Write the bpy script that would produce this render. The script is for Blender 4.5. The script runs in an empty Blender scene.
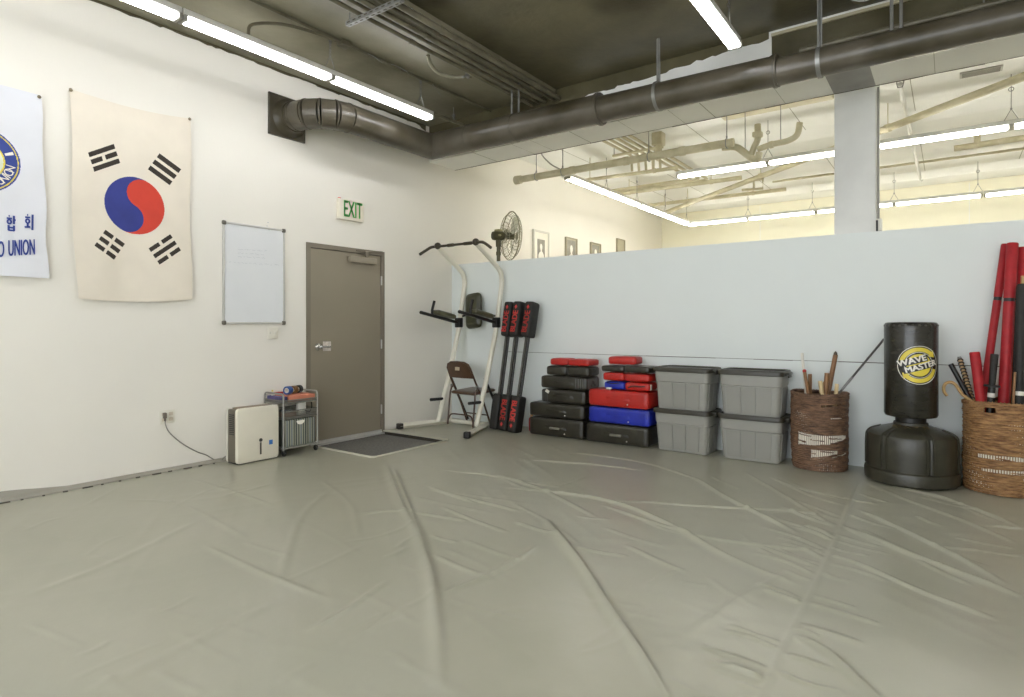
import bpy, bmesh, math, random
import numpy as np
from mathutils import Vector, Matrix

random.seed(7)
rng = np.random.default_rng(11)
PI = math.pi
C = bpy.context.scene.collection

# ------------------------------------------------------------------ camera geometry (measured from the photograph)
FPX, CX, HY, YAW = 603.0, 512.0, 326.0, math.radians(36.0)
CAM = (5.607, -6.297, 1.28)
_s, _c = math.sin(YAW), math.cos(YAW)

def ray(px, py):
    u = (px - CX) / FPX
    v = (HY - py) / FPX
    return (_c * u - _s, _s * u + _c, v)

def on(axis, val, px, py):
    """world point where the sight line through (px,py) meets the plane axis = val"""
    d = ray(px, py)
    t = (val - CAM[axis]) / d[axis]
    return Vector([CAM[i] + t * d[i] for i in range(3)])

def onx(px, py, x=0.0): return on(0, x, px, py)
def ony(px, py, y=0.0): return on(1, y, px, py)
def onz(px, py, z=0.0): return on(2, z, px, py)

# ------------------------------------------------------------------ materials
def lin(c):
    out = []
    for v in c[:3]:
        v = v / 255.0
        out.append(v / 12.92 if v <= 0.04045 else ((v + 0.055) / 1.055) ** 2.4)
    return (*out, 1.0)

MATS = {}
def mat(name, rgb, rough=0.5, metal=0.0, var=0.06, scale=8.0, bump=0.0, bscale=40.0, spec=0.5, rgb2=None, stretch=(1, 1, 1), coat=0.0):
    """principled surface with a procedural noise mottling between rgb and rgb2 and an optional noise bump"""
    if name in MATS:
        return MATS[name]
    m = bpy.data.materials.new(name)
    m.use_nodes = True
    nt = m.node_tree
    b = nt.nodes['Principled BSDF']
    b.inputs['Roughness'].default_value = rough
    b.inputs['Metallic'].default_value = metal
    b.inputs['Specular IOR Level'].default_value = spec
    b.inputs['Coat Weight'].default_value = coat
    tc = nt.nodes.new('ShaderNodeTexCoord')
    mp = nt.nodes.new('ShaderNodeMapping')
    mp.inputs['Scale'].default_value = stretch
    nt.links.new(tc.outputs['Object'], mp.inputs['Vector'])
    nz = nt.nodes.new('ShaderNodeTexNoise')
    nz.inputs['Scale'].default_value = scale
    nz.inputs['Detail'].default_value = 5
    nt.links.new(mp.outputs['Vector'], nz.inputs['Vector'])
    cr = nt.nodes.new('ShaderNodeValToRGB')
    c1 = lin(rgb)
    c2 = lin(rgb2) if rgb2 else tuple([min(1, x * (1 - var * 2)) for x in c1[:3]]) + (1.0,)
    cr.color_ramp.elements[0].position = 0.3
    cr.color_ramp.elements[1].position = 0.7
    cr.color_ramp.elements[0].color = c2
    cr.color_ramp.elements[1].color = c1
    nt.links.new(nz.outputs['Fac'], cr.inputs['Fac'])
    nt.links.new(cr.outputs['Color'], b.inputs['Base Color'])
    if bump > 0:
        n2 = nt.nodes.new('ShaderNodeTexNoise')
        n2.inputs['Scale'].default_value = bscale
        n2.inputs['Detail'].default_value = 4
        nt.links.new(mp.outputs['Vector'], n2.inputs['Vector'])
        bp = nt.nodes.new('ShaderNodeBump')
        bp.inputs['Strength'].default_value = bump
        bp.inputs['Distance'].default_value = 0.01
        nt.links.new(n2.outputs['Fac'], bp.inputs['Height'])
        nt.links.new(bp.outputs['Normal'], b.inputs['Normal'])
    MATS[name] = m
    return m

def emit(name, rgb, strength):
    m = bpy.data.materials.new(name)
    m.use_nodes = True
    b = m.node_tree.nodes['Principled BSDF']
    b.inputs['Base Color'].default_value = lin(rgb)
    b.inputs['Emission Color'].default_value = lin(rgb)
    b.inputs['Emission Strength'].default_value = strength
    MATS[name] = m
    return m

M_wall = mat('paint_warm_white', (233, 229, 219), 0.62, var=0.015, scale=1.3, bump=0.05, bscale=60, spec=0.25)
M_part = mat('paint_cool_white', (228, 233, 230), 0.55, var=0.015, scale=1.5, bump=0.05, bscale=50, spec=0.3)
M_far = mat('paint_cream', (240, 236, 214), 0.65, var=0.015, scale=1.2, spec=0.2)
M_ceilw = mat('paint_white_concrete', (238, 238, 233), 0.75, var=0.03, scale=1.6, bump=0.12, bscale=18, spec=0.2)
M_dark = mat('paint_black_overspray', (104, 98, 74), 0.34, rgb2=(50, 45, 24), scale=1.4, bump=0.35, bscale=14, spec=0.45)
M_dark_lit = mat('paint_overspray_lit', (142, 137, 116), 0.40, rgb2=(94, 89, 68), scale=1.2, bump=0.3, bscale=12, spec=0.45)  # lighter copy of the black overspray; lamp light is put into the colour
M_duct = mat('duct_dark_paint', (98, 92, 80), 0.34, rgb2=(56, 50, 32), scale=2.5, bump=0.12, bscale=30, spec=0.5)
M_pipeD = mat('conduit_dark', (118, 112, 92), 0.4, rgb2=(80, 75, 58), scale=5, spec=0.5)
M_pipeL = mat('conduit_cream', (200, 193, 166), 0.5, rgb2=(176, 168, 138), scale=6, spec=0.4)
M_galv = mat('galvanised_steel', (150, 150, 146), 0.4, metal=0.6, var=0.1, scale=12)
M_tube = emit('fluorescent_tube', (250, 251, 255), 13.0)
M_tubeF = emit('fluorescent_tube_warm', (255, 252, 244), 18.0)
M_fix = mat('fixture_white_enamel', (206, 205, 198), 0.4, var=0.04)
M_fixD = mat('fixture_socket', (150, 148, 138), 0.5, var=0.05)
M_door = mat('door_taupe_paint', (143, 134, 116), 0.42, var=0.03, scale=2.0, spec=0.45, bump=0.04)
M_frame = mat('door_frame_taupe', (128, 119, 104), 0.45, var=0.04, scale=3)
M_alu = mat('aluminium', (206, 204, 198), 0.35, metal=0.35, var=0.05)
M_chrome = mat('chrome', (205, 203, 198), 0.18, metal=0.9, var=0.03)
M_mat = mat('entry_carpet', (132, 130, 124), 0.95, rgb2=(108, 106, 100), scale=60, bump=0.6, bscale=160, spec=0.1)
M_white = mat('white_plastic', (232, 229, 218), 0.35, var=0.02)
M_cream = mat('cream_plastic', (226, 220, 202), 0.38, var=0.02)
M_ivory = mat('ivory_plate', (228, 224, 210), 0.4, var=0.02)
M_taupe = mat('taupe_plastic', (112, 105, 90), 0.45, var=0.06)
M_black = mat('black_plastic', (26, 25, 22), 0.4, var=0.1, spec=0.5)
M_rub = mat('black_rubber', (30, 29, 27), 0.6, var=0.15)
M_vin = mat('black_vinyl', (50, 47, 36), 0.30, rgb2=(36, 33, 25), scale=9, bump=0.25, bscale=28, spec=0.5)
M_vinR = mat('red_vinyl', (186, 36, 26), 0.36, rgb2=(166, 28, 20), scale=8, bump=0.2, bscale=26)
M_vinB = mat('blue_vinyl', (28, 46, 170), 0.34, rgb2=(22, 36, 140), scale=8, bump=0.2, bscale=26)
M_nylon = mat('black_nylon', (33, 31, 26), 0.6, rgb2=(24, 22, 18), scale=20, bump=0.3, bscale=60)
M_red = mat('red_print', (218, 66, 60), 0.5, var=0.1, scale=60)
M_tote = mat('grey_tote_plastic', (152, 151, 144), 0.42, var=0.03, scale=5, bump=0.05)
M_totel = mat('grey_tote_panel', (145, 144, 137), 0.42, var=0.03, scale=5)
M_lid = mat('dark_lid_plastic', (54, 50, 38), 0.38, var=0.08, scale=10)
M_wick = mat('brown_wicker', (142, 108, 82), 0.55, rgb2=(64, 44, 32), scale=16, bump=0.5, bscale=90, stretch=(1, 1, 5))
M_wick2 = mat('golden_wicker', (186, 144, 96), 0.55, rgb2=(100, 64, 36), scale=15, bump=0.5, bscale=90, stretch=(1, 1, 5))
M_liner = mat('pale_reed', (242, 236, 222), 0.6, var=0.04, scale=30, stretch=(1, 1, 0.1))
M_steelw = mat('white_powder_coat', (226, 222, 206), 0.35, var=0.02)
M_olive = mat('olive_black_vinyl', (66, 66, 42), 0.3, rgb2=(48, 48, 30), scale=12, spec=0.6)
M_brown = mat('brown_enamel_steel', (84, 58, 38), 0.32, rgb2=(66, 44, 28), scale=10)
M_bamboo = mat('bamboo', (198, 166, 112), 0.5, rgb2=(168, 134, 84), scale=10, stretch=(1, 1, 0.2))
M_wood = mat('brown_stick_wood', (150, 110, 70), 0.5, rgb2=(116, 80, 48), scale=14, stretch=(1, 1, 0.2))
M_pale = mat('pale_stick_wood', (222, 200, 156), 0.5, rgb2=(200, 174, 126), scale=14, stretch=(1, 1, 0.2))
M_foam = mat('red_foam', (178, 26, 34), 0.55, rgb2=(156, 18, 28), scale=18, bump=0.1)
M_orange = mat('orange_lacquer', (214, 84, 34), 0.35, var=0.1)
M_clear = mat('frosted_plastic', (226, 222, 210), 0.3, var=0.05)
M_fan = mat('fan_dark_metal', (84, 80, 56), 0.4, metal=0.3, var=0.1)
M_wire = mat('fan_wire', (140, 136, 110), 0.35, metal=0.5, var=0.05)
M_blue = mat('blue_print', (40, 62, 140), 0.5, var=0.05)
M_pin = mat('pin_metal', (130, 118, 96), 0.4, metal=0.5)
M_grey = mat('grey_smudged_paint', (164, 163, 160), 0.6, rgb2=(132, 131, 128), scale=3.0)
M_green = mat('exit_green', (96, 222, 104), 0.45, var=0.04)
M_ink = mat('faded_marker_ink', (188, 192, 198), 0.6, var=0.05)
M_joint = mat('concrete_joint', (176, 174, 160), .8, var=.1)
M_seam = mat('dark_gap', (96, 92, 78), 0.8, var=0.2, scale=30)
M_lens = mat('yellow_print', (226, 206, 70), 0.45, var=0.04)

# ------------------------------------------------------------------ mesh builder
class MB:
    def __init__(self):
        self.v, self.f, self.mi = [], [], []
    def add(self, vs, fs, m=0):
        b = len(self.v)
        self.v.extend([tuple(p) for p in vs])
        for f in fs:
            self.f.append(tuple(b + i for i in f))
            self.mi.append(m)
        return self
    def box(self, x0, x1, y0, y1, z0, z1, m=0):
        vs = [(x, y, z) for z in (z0, z1) for y in (y0, y1) for x in (x0, x1)]
        return self.add(vs, [(0, 2, 3, 1), (4, 5, 7, 6), (0, 1, 5, 4), (2, 6, 7, 3), (0, 4, 6, 2), (1, 3, 7, 5)], m)
    def rbox(self, c, size, bev=0.006, seg=2, m=0, rot=None):
        bm = bmesh.new()
        bmesh.ops.create_cube(bm, size=1.0)
        for v in bm.verts:
            v.co = Vector((v.co.x * size[0], v.co.y * size[1], v.co.z * size[2]))
        bev = min(bev, min(size) * 0.48)
        bmesh.ops.bevel(bm, geom=list(bm.edges), offset=bev, segments=seg, affect='EDGES', profile=0.5)
        bm.verts.index_update()
        R = rot if rot is not None else Matrix.Identity(3)
        vs = [R @ v.co + Vector(c) for v in bm.verts]
        fs = [[v.index for v in f.verts] for f in bm.faces]
        bm.free()
        return self.add(vs, fs, m)
    def tube(self, pts, r, seg=8, m=0, closed=False, radii=None, caps=True):
        P = [Vector(p) for p in pts]
        n = len(P)
        T = []
        for i in range(n):
            if closed:
                t = P[(i + 1) % n] - P[i - 1]
            else:
                t = P[min(i + 1, n - 1)] - P[max(i - 1, 0)]
            T.append(t.normalized())
        up = Vector((0, 0, 1)) if abs(T[0].z) < 0.9 else Vector((0, 1, 0))
        N = (up - T[0] * up.dot(T[0])).normalized()
        vs, fs = [], []
        for i in range(n):
            N = (N - T[i] * N.dot(T[i])).normalized()
            B = T[i].cross(N)
            rr = radii[i] if radii else r
            for k in range(seg):
                a = 2 * PI * k / seg
                vs.append(P[i] + N * (rr * math.cos(a)) + B * (rr * math.sin(a)))
        for i in range(n if closed else n - 1):
            j = (i + 1) % n
            for k in range(seg):
                l = (k + 1) % seg
                fs.append((i * seg + k, i * seg + l, j * seg + l, j * seg + k))
        if caps and not closed:
            fs.append(tuple(reversed(range(seg))))
            fs.append(tuple((n - 1) * seg + k for k in range(seg)))
        return self.add(vs, fs, m)
    def cyl(self, p0, p1, r0, r1=None, seg=16, m=0):
        r1 = r0 if r1 is None else r1
        return self.tube([p0, p1], r0, seg, m, radii=[r0, r1])
    def lathe(self, prof, c=(0, 0, 0), seg=32, m=0, fn=None, R=None, cap=True):
        """profile [(r,z)] turned about z; fn(angle, r, z) may change r; R orients the axis"""
        vs, fs = [], []
        n = len(prof)
        R = R if R is not None else Matrix.Identity(3)
        for (r, z) in prof:
            for k in range(seg):
                a = 2 * PI * k / seg
                rr = fn(a, r, z) if fn else r
                vs.append(R @ Vector((rr * math.cos(a), rr * math.sin(a), z)) + Vector(c))
        for i in range(n - 1):
            for k in range(seg):
                l = (k + 1) % seg
                fs.append((i * seg + k, i * seg + l, (i + 1) * seg + l, (i + 1) * seg + k))
        if cap:
            fs.append(tuple(reversed(range(seg))))
            fs.append(tuple((n - 1) * seg + k for k in range(seg)))
        return self.add(vs, fs, m)
    def ball(self, c, r, m=0, seg=14, rings=8, sz=1.0):
        pr = [(max(1e-4, r * math.sin(PI * i / rings)), -r * sz * math.cos(PI * i / rings)) for i in range(rings + 1)]
        return self.lathe(pr, c, seg, m)
    def soft(self, c, size, r=0.02, bulge=0.01, div=10, m=0, noise=0.0, seed=0, rot=None):
        """stuffed cushion: rounded box whose faces swell outwards"""
        bm = bmesh.new()
        bmesh.ops.create_cube(bm, size=2.0)
        bmesh.ops.subdivide_edges(bm, edges=list(bm.edges), cuts=div - 1, use_grid_fill=True)
        h = Vector(size) * 0.5
        rd = random.Random(seed)
        ph = [rd.uniform(0, 6) for _ in range(6)]
        R = rot if rot is not None else Matrix.Identity(3)
        vs = []
        bm.verts.index_update()
        for v in bm.verts:
            # pull grid lines towards the rims so that the rounding has vertices
            q = [math.copysign(1 - (1 - abs(t)) ** 1.6, t) for t in v.co]
            p = Vector((q[0] * h.x, q[1] * h.y, q[2] * h.z))
            inn = Vector([max(-(h[i] - r), min(h[i] - r, p[i])) for i in range(3)])
            d = p - inn
            if d.length > 1e-6:
                p = inn + d.normalized() * r
            w = [1 - t * t for t in q]
            k = [abs(t) > 0.999 for t in q]
            for i in range(3):
                if k[i]:
                    o = [j for j in range(3) if j != i]
                    p[i] += math.copysign(bulge * (w[o[0]] * w[o[1]]) ** 0.6, q[i])
                    if noise:
                        p[i] += noise * math.sin(9 * q[o[0]] + ph[i]) * math.sin(5 * q[o[1]] + ph[i + 3]) * w[o[0]] * w[o[1]]
            vs.append(R @ p + Vector(c))
        fs = [[v.index for v in f.verts] for f in bm.faces]
        bm.free()
        return self.add(vs, fs, m)
    def prism(self, poly, origin, e1, e2, depth, m=0):
        """outline poly in the (e1,e2) plane, extruded by depth along e1 x e2"""
        o, e1, e2 = Vector(origin), Vector(e1).normalized(), Vector(e2).normalized()
        n = e1.cross(e2)
        k = len(poly)
        vs = [o + e1 * a + e2 * b for a, b in poly] + [o + e1 * a + e2 * b + n * depth for a, b in poly]
        fs = [tuple(reversed(range(k))), tuple(range(k, 2 * k))] + [(i, (i + 1) % k, k + (i + 1) % k, k + i) for i in range(k)]
        return self.add(vs, fs, m)
    def build(self, name, mats, parent=None, smooth=40, off=None):
        me = bpy.data.meshes.new(name)
        vs = self.v if off is None else [tuple(Vector(p) - Vector(off)) for p in self.v]
        me.from_pydata(vs, [], self.f)
        mats = mats if isinstance(mats, (list, tuple)) else [mats]
        for m in mats:
            me.materials.append(m)
        me.polygons.foreach_set('material_index', self.mi)
        bm = bmesh.new()
        bm.from_mesh(me)
        bmesh.ops.recalc_face_normals(bm, faces=list(bm.faces))
        bm.to_mesh(me)
        bm.free()
        if smooth:
            me.polygons.foreach_set('use_smooth', [True] * len(me.polygons))
            me.set_sharp_from_angle(angle=math.radians(smooth))
        me.update()
        o = bpy.data.objects.new(name, me)
        C.objects.link(o)
        if parent is not None:
            o.parent = parent
        return o

def tag(o, label, cat, group=None):
    o['label'] = label
    o['category'] = cat
    if group:
        o['group'] = group
    return o

def thing(name, label, cat, loc=(0, 0, 0), rz=0.0, group=None):
    o = bpy.data.objects.new(name, None)
    o.empty_display_size = 0.05
    C.objects.link(o)
    o.location = loc
    o.rotation_euler = (0, 0, rz)
    return tag(o, label, cat, group)

def struct(name, mb, m, parent=None, smooth=40, label=None):
    o = mb.build(name, m, parent, smooth)
    if parent is None:
        o['kind'] = 'structure'
    if label:
        o['label'] = label
    return o

def copy_tree(o, parent=None):
    c = o.copy()
    C.objects.link(c)
    if parent is not None:
        c.parent = parent
    for ch in [x for x in bpy.data.objects if x.parent == o]:
        copy_tree(ch, c)
    return c

def arc(c, r, a0, a1, n, e1, e2):
    c, e1, e2 = Vector(c), Vector(e1), Vector(e2)
    return [c + e1 * (r * math.cos(a0 + (a1 - a0) * i / n)) + e2 * (r * math.sin(a0 + (a1 - a0) * i / n)) for i in range(n + 1)]

def smooth_path(pts, n=6):
    """Catmull-Rom through the points"""
    P = [Vector(p) for p in pts]
    P = [P[0] * 2 - P[1]] + P + [P[-1] * 2 - P[-2]]
    out = []
    for i in range(1, len(P) - 2):
        p0, p1, p2, p3 = P[i - 1:i + 3]
        for k in range(n):
            t = k / n
            out.append(0.5 * ((2 * p1) + (p2 - p0) * t + (2 * p0 - 5 * p1 + 4 * p2 - p3) * t * t + (3 * p1 - p0 - 3 * p2 + p3) * t ** 3))
    out.append(P[-2])
    return out

def text2d(s, size=1.0):
    """letter outlines as (verts2d, faces), centred on the origin, of cap height ~ 0.7*size"""
    cu = bpy.data.curves.new('lettering', 'FONT')
    cu.body = s
    cu.size = size
    cu.align_x = 'CENTER'
    cu.align_y = 'CENTER'
    cu.resolution_u = 3
    o = bpy.data.objects.new('lettering', cu)
    C.objects.link(o)
    dg = bpy.context.evaluated_depsgraph_get()
    me = bpy.data.meshes.new_from_object(o.evaluated_get(dg))
    vs = [(v.co.x, v.co.y) for v in me.vertices]
    fs = [tuple(p.vertices) for p in me.polygons]
    bpy.data.objects.remove(o)
    bpy.data.meshes.remove(me)
    bpy.data.curves.remove(cu)
    return vs, fs

def text_solid(mb, s, size, fn, m=0, wide=1.0, bold=0.0):
    """lettering mapped through fn(u,v) -> 3D point (a thin printed skin)"""
    vs, fs = text2d(s, size)
    for dx, dy in ([(0, 0)] if not bold else [(-bold, 0), (bold, 0), (0, bold * .6), (0, -bold * .6)]):
        mb.add([fn(a * wide + dx, b + dy) for a, b in vs], fs, m)

def grid_object(name, V, nu, nv, mats, mi=None, parent=None, keep=None, quads_flip=False):
    """V (nu*nv,3) array; builds a quad grid quickly"""
    i = np.arange(nu - 1)[:, None] * nv + np.arange(nv - 1)[None, :]
    q = np.stack([i, i + nv, i + nv + 1, i + 1], -1).reshape(-1, 4)
    if quads_flip:
        q = q[:, ::-1]
    if keep is not None:
        q = q[keep.reshape(-1)]
        if mi is not None:
            mi = mi.reshape(-1)[keep.reshape(-1)]
    me = bpy.data.meshes.new(name)
    me.vertices.add(len(V))
    me.vertices.foreach_set('co', V.astype(np.float32).ravel())
    me.loops.add(q.size)
    me.loops.foreach_set('vertex_index', q.ravel().astype(np.int32))
    me.polygons.add(len(q))
    me.polygons.foreach_set('loop_start', (np.arange(len(q)) * 4).astype(np.int32))
    me.polygons.foreach_set('loop_total', np.full(len(q), 4, np.int32))
    for m in mats:
        me.materials.append(m)
    if mi is not None:
        me.polygons.foreach_set('material_index', mi.ravel().astype(np.int32))
    me.update(calc_edges=True)
    me.polygons.foreach_set('use_smooth', [True] * len(q))
    me.validate()
    o = bpy.data.objects.new(name, me)
    C.objects.link(o)
    if parent is not None:
        o.parent = parent
    return o

# ================================================================== THE ROOM
XR, YB, YF, ZC = 8.8, -9.4, 7.56, 3.97          # right wall, wall behind the camera, far wall, ceiling
PT = 0.10                                        # partition thickness
DY0, DY1, DZ = -2.351, -1.246, 2.184             # door frame outside

# left wall, with the door opening left out
mb = MB()
mb.box(-0.15, 0, YB - .15, DY0 + .01, -0.05, ZC + .2)
mb.box(-0.15, 0, DY1 - .01, YF + .15, -0.05, ZC + .2)
mb.box(-0.15, 0, DY0 + .01, DY1 - .01, DZ - .01, ZC + .2)
struct('wall_left', mb, M_wall, smooth=0)
# white partition in front of the next room, open above
mb = MB().box(0, XR, 0, PT, -0.05, 2.13)
struct('wall_partition', mb, M_part, smooth=0)
mb = MB().box(-.15, XR + .15, YF, YF + .15, -0.05, ZC + .2)
struct('wall_far', mb, M_far, smooth=0)
mb = MB().box(XR, XR + .15, YB - .15, YF, -0.05, ZC + .2)
struct('wall_right', mb, M_wall, smooth=0)
WX0, WX1, WZ0, WZ1 = 1.6, 8.2, .45, 3.1
mb = MB()
mb.box(0, WX0, YB - .15, YB, -0.05, ZC + .2)
mb.box(WX1, XR, YB - .15, YB, -0.05, ZC + .2)
mb.box(WX0, WX1, YB - .15, YB, -0.05, WZ0)
mb.box(WX0, WX1, YB - .15, YB, WZ1, ZC + .2)
struct('wall_rear', mb, M_wall, smooth=0)
win = bpy.data.objects.new('added_window_1', None)  # unseen window, added to bring daylight onto the partition
C.objects.link(win)
win['kind'] = 'structure'
mb = MB()
for k in range(5):
    x = WX0 + (WX1 - WX0 - .06) * k / 4
    mb.box(x, x + .06, YB - .1, YB - .04, WZ0, WZ1)
mb.box(WX0, WX1, YB - .1, YB - .04, WZ0, WZ0 + .06)
mb.box(WX0, WX1, YB - .1, YB - .04, WZ1 - .06, WZ1)
mb.build('added_window_frame', M_alu, win, 0)

# plywood joint that runs along the partition
mb = MB()
x = 0.95
while x < 6.6:
    L = random.uniform(.12, .5)
    h = random.choice((.0025, .003, .004, .0045))
    zz = 0.949 + 0.0006 * (x - 3) + random.uniform(-.0008, .0008)
    mb.box(x, min(x + L, 6.6), -.0012, .001, zz - h, zz + h * .6)
    x += L
struct('trim_1', mb, M_seam, smooth=0, label='dark horizontal panel joint along the white partition')
mb = MB()
mb.box(0.0, 0.035, -.006, 0, 0.03, 2.128)
mb.box(0.80, 0.86, -.004, 0, 0.97, 2.128)
struct('trim_2', mb, M_part, smooth=0)

# ceiling: black-sprayed over the front room, white over the next room; a lower strip along the left wall
mb = MB()
mb.box(0, XR, YB, -0.45, ZC, ZC + .2, 0)
mb.box(0, XR, -0.45, YF, ZC, ZC + .2, 1)
struct('ceiling', mb, [M_dark, M_ceilw], smooth=0)
mb = MB()
mb.box(0, 0.99, YB, -0.455, ZC - .04, ZC, 0)
mb.box(1.03, 1.98, YB, -0.455, ZC - .04, ZC, 0)
struct('trim_3', mb, M_dark_lit, smooth=0, label='lower strip of dark painted ceiling along the left wall')
# white dropped beam over the partition
mb = MB().box(0, XR, -0.45, 0.06, 3.46, ZC)
struct('beam', mb, M_ceilw, smooth=0)
# overspray that ends in a ragged line on the beam face and on the left wall
def ragged(fn, t0, t1, zf, ztop, step=0.05, amp=0.02, seed=1, th=.003):
    rd = random.Random(seed)
    mb = MB()
    t = t0
    z = zf(t)
    vs, fs = [], []
    while t < t1 + 1e-6:
        z = zf(t) + rd.uniform(-amp, amp)
        for off in (0, th):
            vs.append(fn(t, z, off)); vs.append(fn(t, ztop, off))
        t += step * rd.choice((.3, .5, 1, 1, 1.6))
    n = len(vs) // 4
    for i in range(n - 1):
        a, b = 4 * i, 4 * i + 4
        fs += [(a + 2, b + 2, b + 3, a + 3), (a, b, b + 2, a + 2), (a + 1, b + 1, b, a)]
    mb.add(vs, fs)
    return mb
def zbeam(x):
    pts = [(0, 3.79), (.30, 3.78), (.42, 3.62), (1.3, 3.60), (2.1, 3.62), (2.25, 3.79), (2.35, 3.815), (3.2, 3.835), (3.7, 3.885), (4.29, 3.90)]
    for (a, za), (b, zb) in zip(pts, pts[1:]):
        if x <= b:
            return za + (zb - za) * (x - a) / (b - a)
    return 3.90
def zleft(y):
    w = 0.0 if y < -.75 else (y + .75) / .32
    return 3.905 - .10 * max(0, min(1, w)) ** 2
mbr = ragged(lambda t, z, o: (t, -.45 - o, z), 0.0, 4.29, zbeam, ZC - .001, .06, .012, 3)
struct('trim_4', mbr, M_dark, smooth=0, label='ragged edge of black overspray on the beam')
mbr = ragged(lambda t, z, o: (0 + o, t, z), -6.0, -.46, zleft, ZC - .041, .08, .008, 5)
struct('trim_5', mbr, M_dark, smooth=0, label='ragged edge of black overspray on the left wall')
mb = MB()
mb.box(4.29, XR, -.454, -.45, 3.46, 3.925)
struct('trim_6', mb, M_dark, smooth=0, label='black painted beam face right of the ragged edge')
mb = MB()
mb.box(4.29, 5.6, -.475, -.45, 3.915, 3.94)
struct('trim_7', mb, M_pipeL, smooth=0)
mb = MB()
rd = random.Random(21)
x = 0.0
while x < XR:
    L = rd.uniform(.2, .7)
    mb.tube([(x, .064, 3.462 + rd.uniform(-.003, .003)), (min(XR, x + L), .064, 3.462 + rd.uniform(-.003, .003))], .007, 6)
    x += L
struct('trim_15', mb, M_seam, label='dark line along the far lower edge of the beam')
# grey patch under the beam at the column head
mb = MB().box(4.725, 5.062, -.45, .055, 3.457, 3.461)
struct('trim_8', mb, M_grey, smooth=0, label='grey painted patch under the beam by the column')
# board joints on the beam underside and on the next room's ceiling
mb = MB()
for i, x in enumerate((.75, 1.35, 1.62, 2.15, 2.75, 3.3, 3.62, 4.3, 5.5, 6.1)):
    w = .004 if i % 3 else .008
    mb.box(x, x + w, -.45, .06, 3.4585, 3.461)
for x in (.8, 1.55, 2.75, 4.0, 5.25, 6.5):
    mb.box(x, x + .01, .062, 6.9, ZC - .002, ZC + .001)
struct('trim_9', mb, M_joint, smooth=0)
# shallow haunches of the concrete slab in the next room
mb = MB()
mb.prism([(2.75, 0), (3.05, -.07), (3.65, -.07), (3.95, 0)], (0, 0, ZC), (0, 1, 0), (0, 0, 1), XR)
mb.prism([(6.35, 0), (6.65, -.08), (7.3, -.08), (7.56, 0)], (0, 0, ZC), (0, 1, 0), (0, 0, 1), XR)
struct('trim_10', mb, M_ceilw, smooth=0)
mb = MB()
for x in (2.24, 3.7, 5.885):
    mb.box(x, x + .012, YF - .006, YF, 0, 3.9)
struct('trim_11', mb, M_ceilw, smooth=0, label='vertical panel joints on the far wall')

# column with rounded-off arrises, a conduit and a small junction box on its right edge
mb = MB().rbox((4.89, .285, 1.985), (.345, .345, 3.97), .018, 2)
col_mat = mat('column_smudged_white', (238, 238, 233), 0.6, rgb2=(214, 214, 210), scale=1.6, bump=0.06, bscale=30)
struct('column', mb, col_mat)

# ------------------------------------------------------------------ floor: one big vinyl sheet with folds and an entry cut-out
HX, HY0, HY1 = 1.085, -2.36, -1.28               # cut-out for the entry
xs = np.unique(np.round(np.concatenate([np.arange(0.02, 7.0, .0125), [HX], np.arange(7.0, XR + .01, .2)]), 4))
ys = np.unique(np.round(np.concatenate([np.arange(YB, -5.6, .2), np.arange(-5.6, 0.0, .0125), [HY0, HY1, -0.004]]), 4))
GX, GY = np.meshgrid(xs, ys, indexing='ij')
Z = np.zeros_like(GX)

def vnoise(X, Y, seed):
    r = np.random.default_rng(seed)
    T = r.random((64, 64))
    xi, yi = np.floor(X).astype(int), np.floor(Y).astype(int)
    fx, fy = X - xi, Y - yi
    fx, fy = fx * fx * (3 - 2 * fx), fy * fy * (3 - 2 * fy)
    g = lambda a, b: T[a % 64, b % 64]
    return (g(xi, yi) * (1 - fx) + g(xi + 1, yi) * fx) * (1 - fy) + (g(xi, yi + 1) * (1 - fx) + g(xi + 1, yi + 1) * fx) * fy - .5

Z += .008 * vnoise(GX * 1.1, GY * 1.1, 1) + .004 * vnoise(GX * 2.6 + 9, GY * 2.6, 2)
# directional crumple: fine creases running roughly along the folds
for (ang, f1, f2, amp, sd) in ((20, 1.1, 7.0, .0035, 3), (-35, 1.3, 8.5, .0030, 4), (65, 1.0, 6.0, .0022, 5)):
    a = math.radians(ang)
    U, W = GX * math.cos(a) + GY * math.sin(a), -GX * math.sin(a) + GY * math.cos(a)
    n = vnoise(U * f1 + 20, W * f2 + 20, sd)
    Z += amp * (1 - np.abs(n) * 4)* .5 * (vnoise(U * .7 + 5, W * .7 + 3, sd + 20) + .5)

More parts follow.
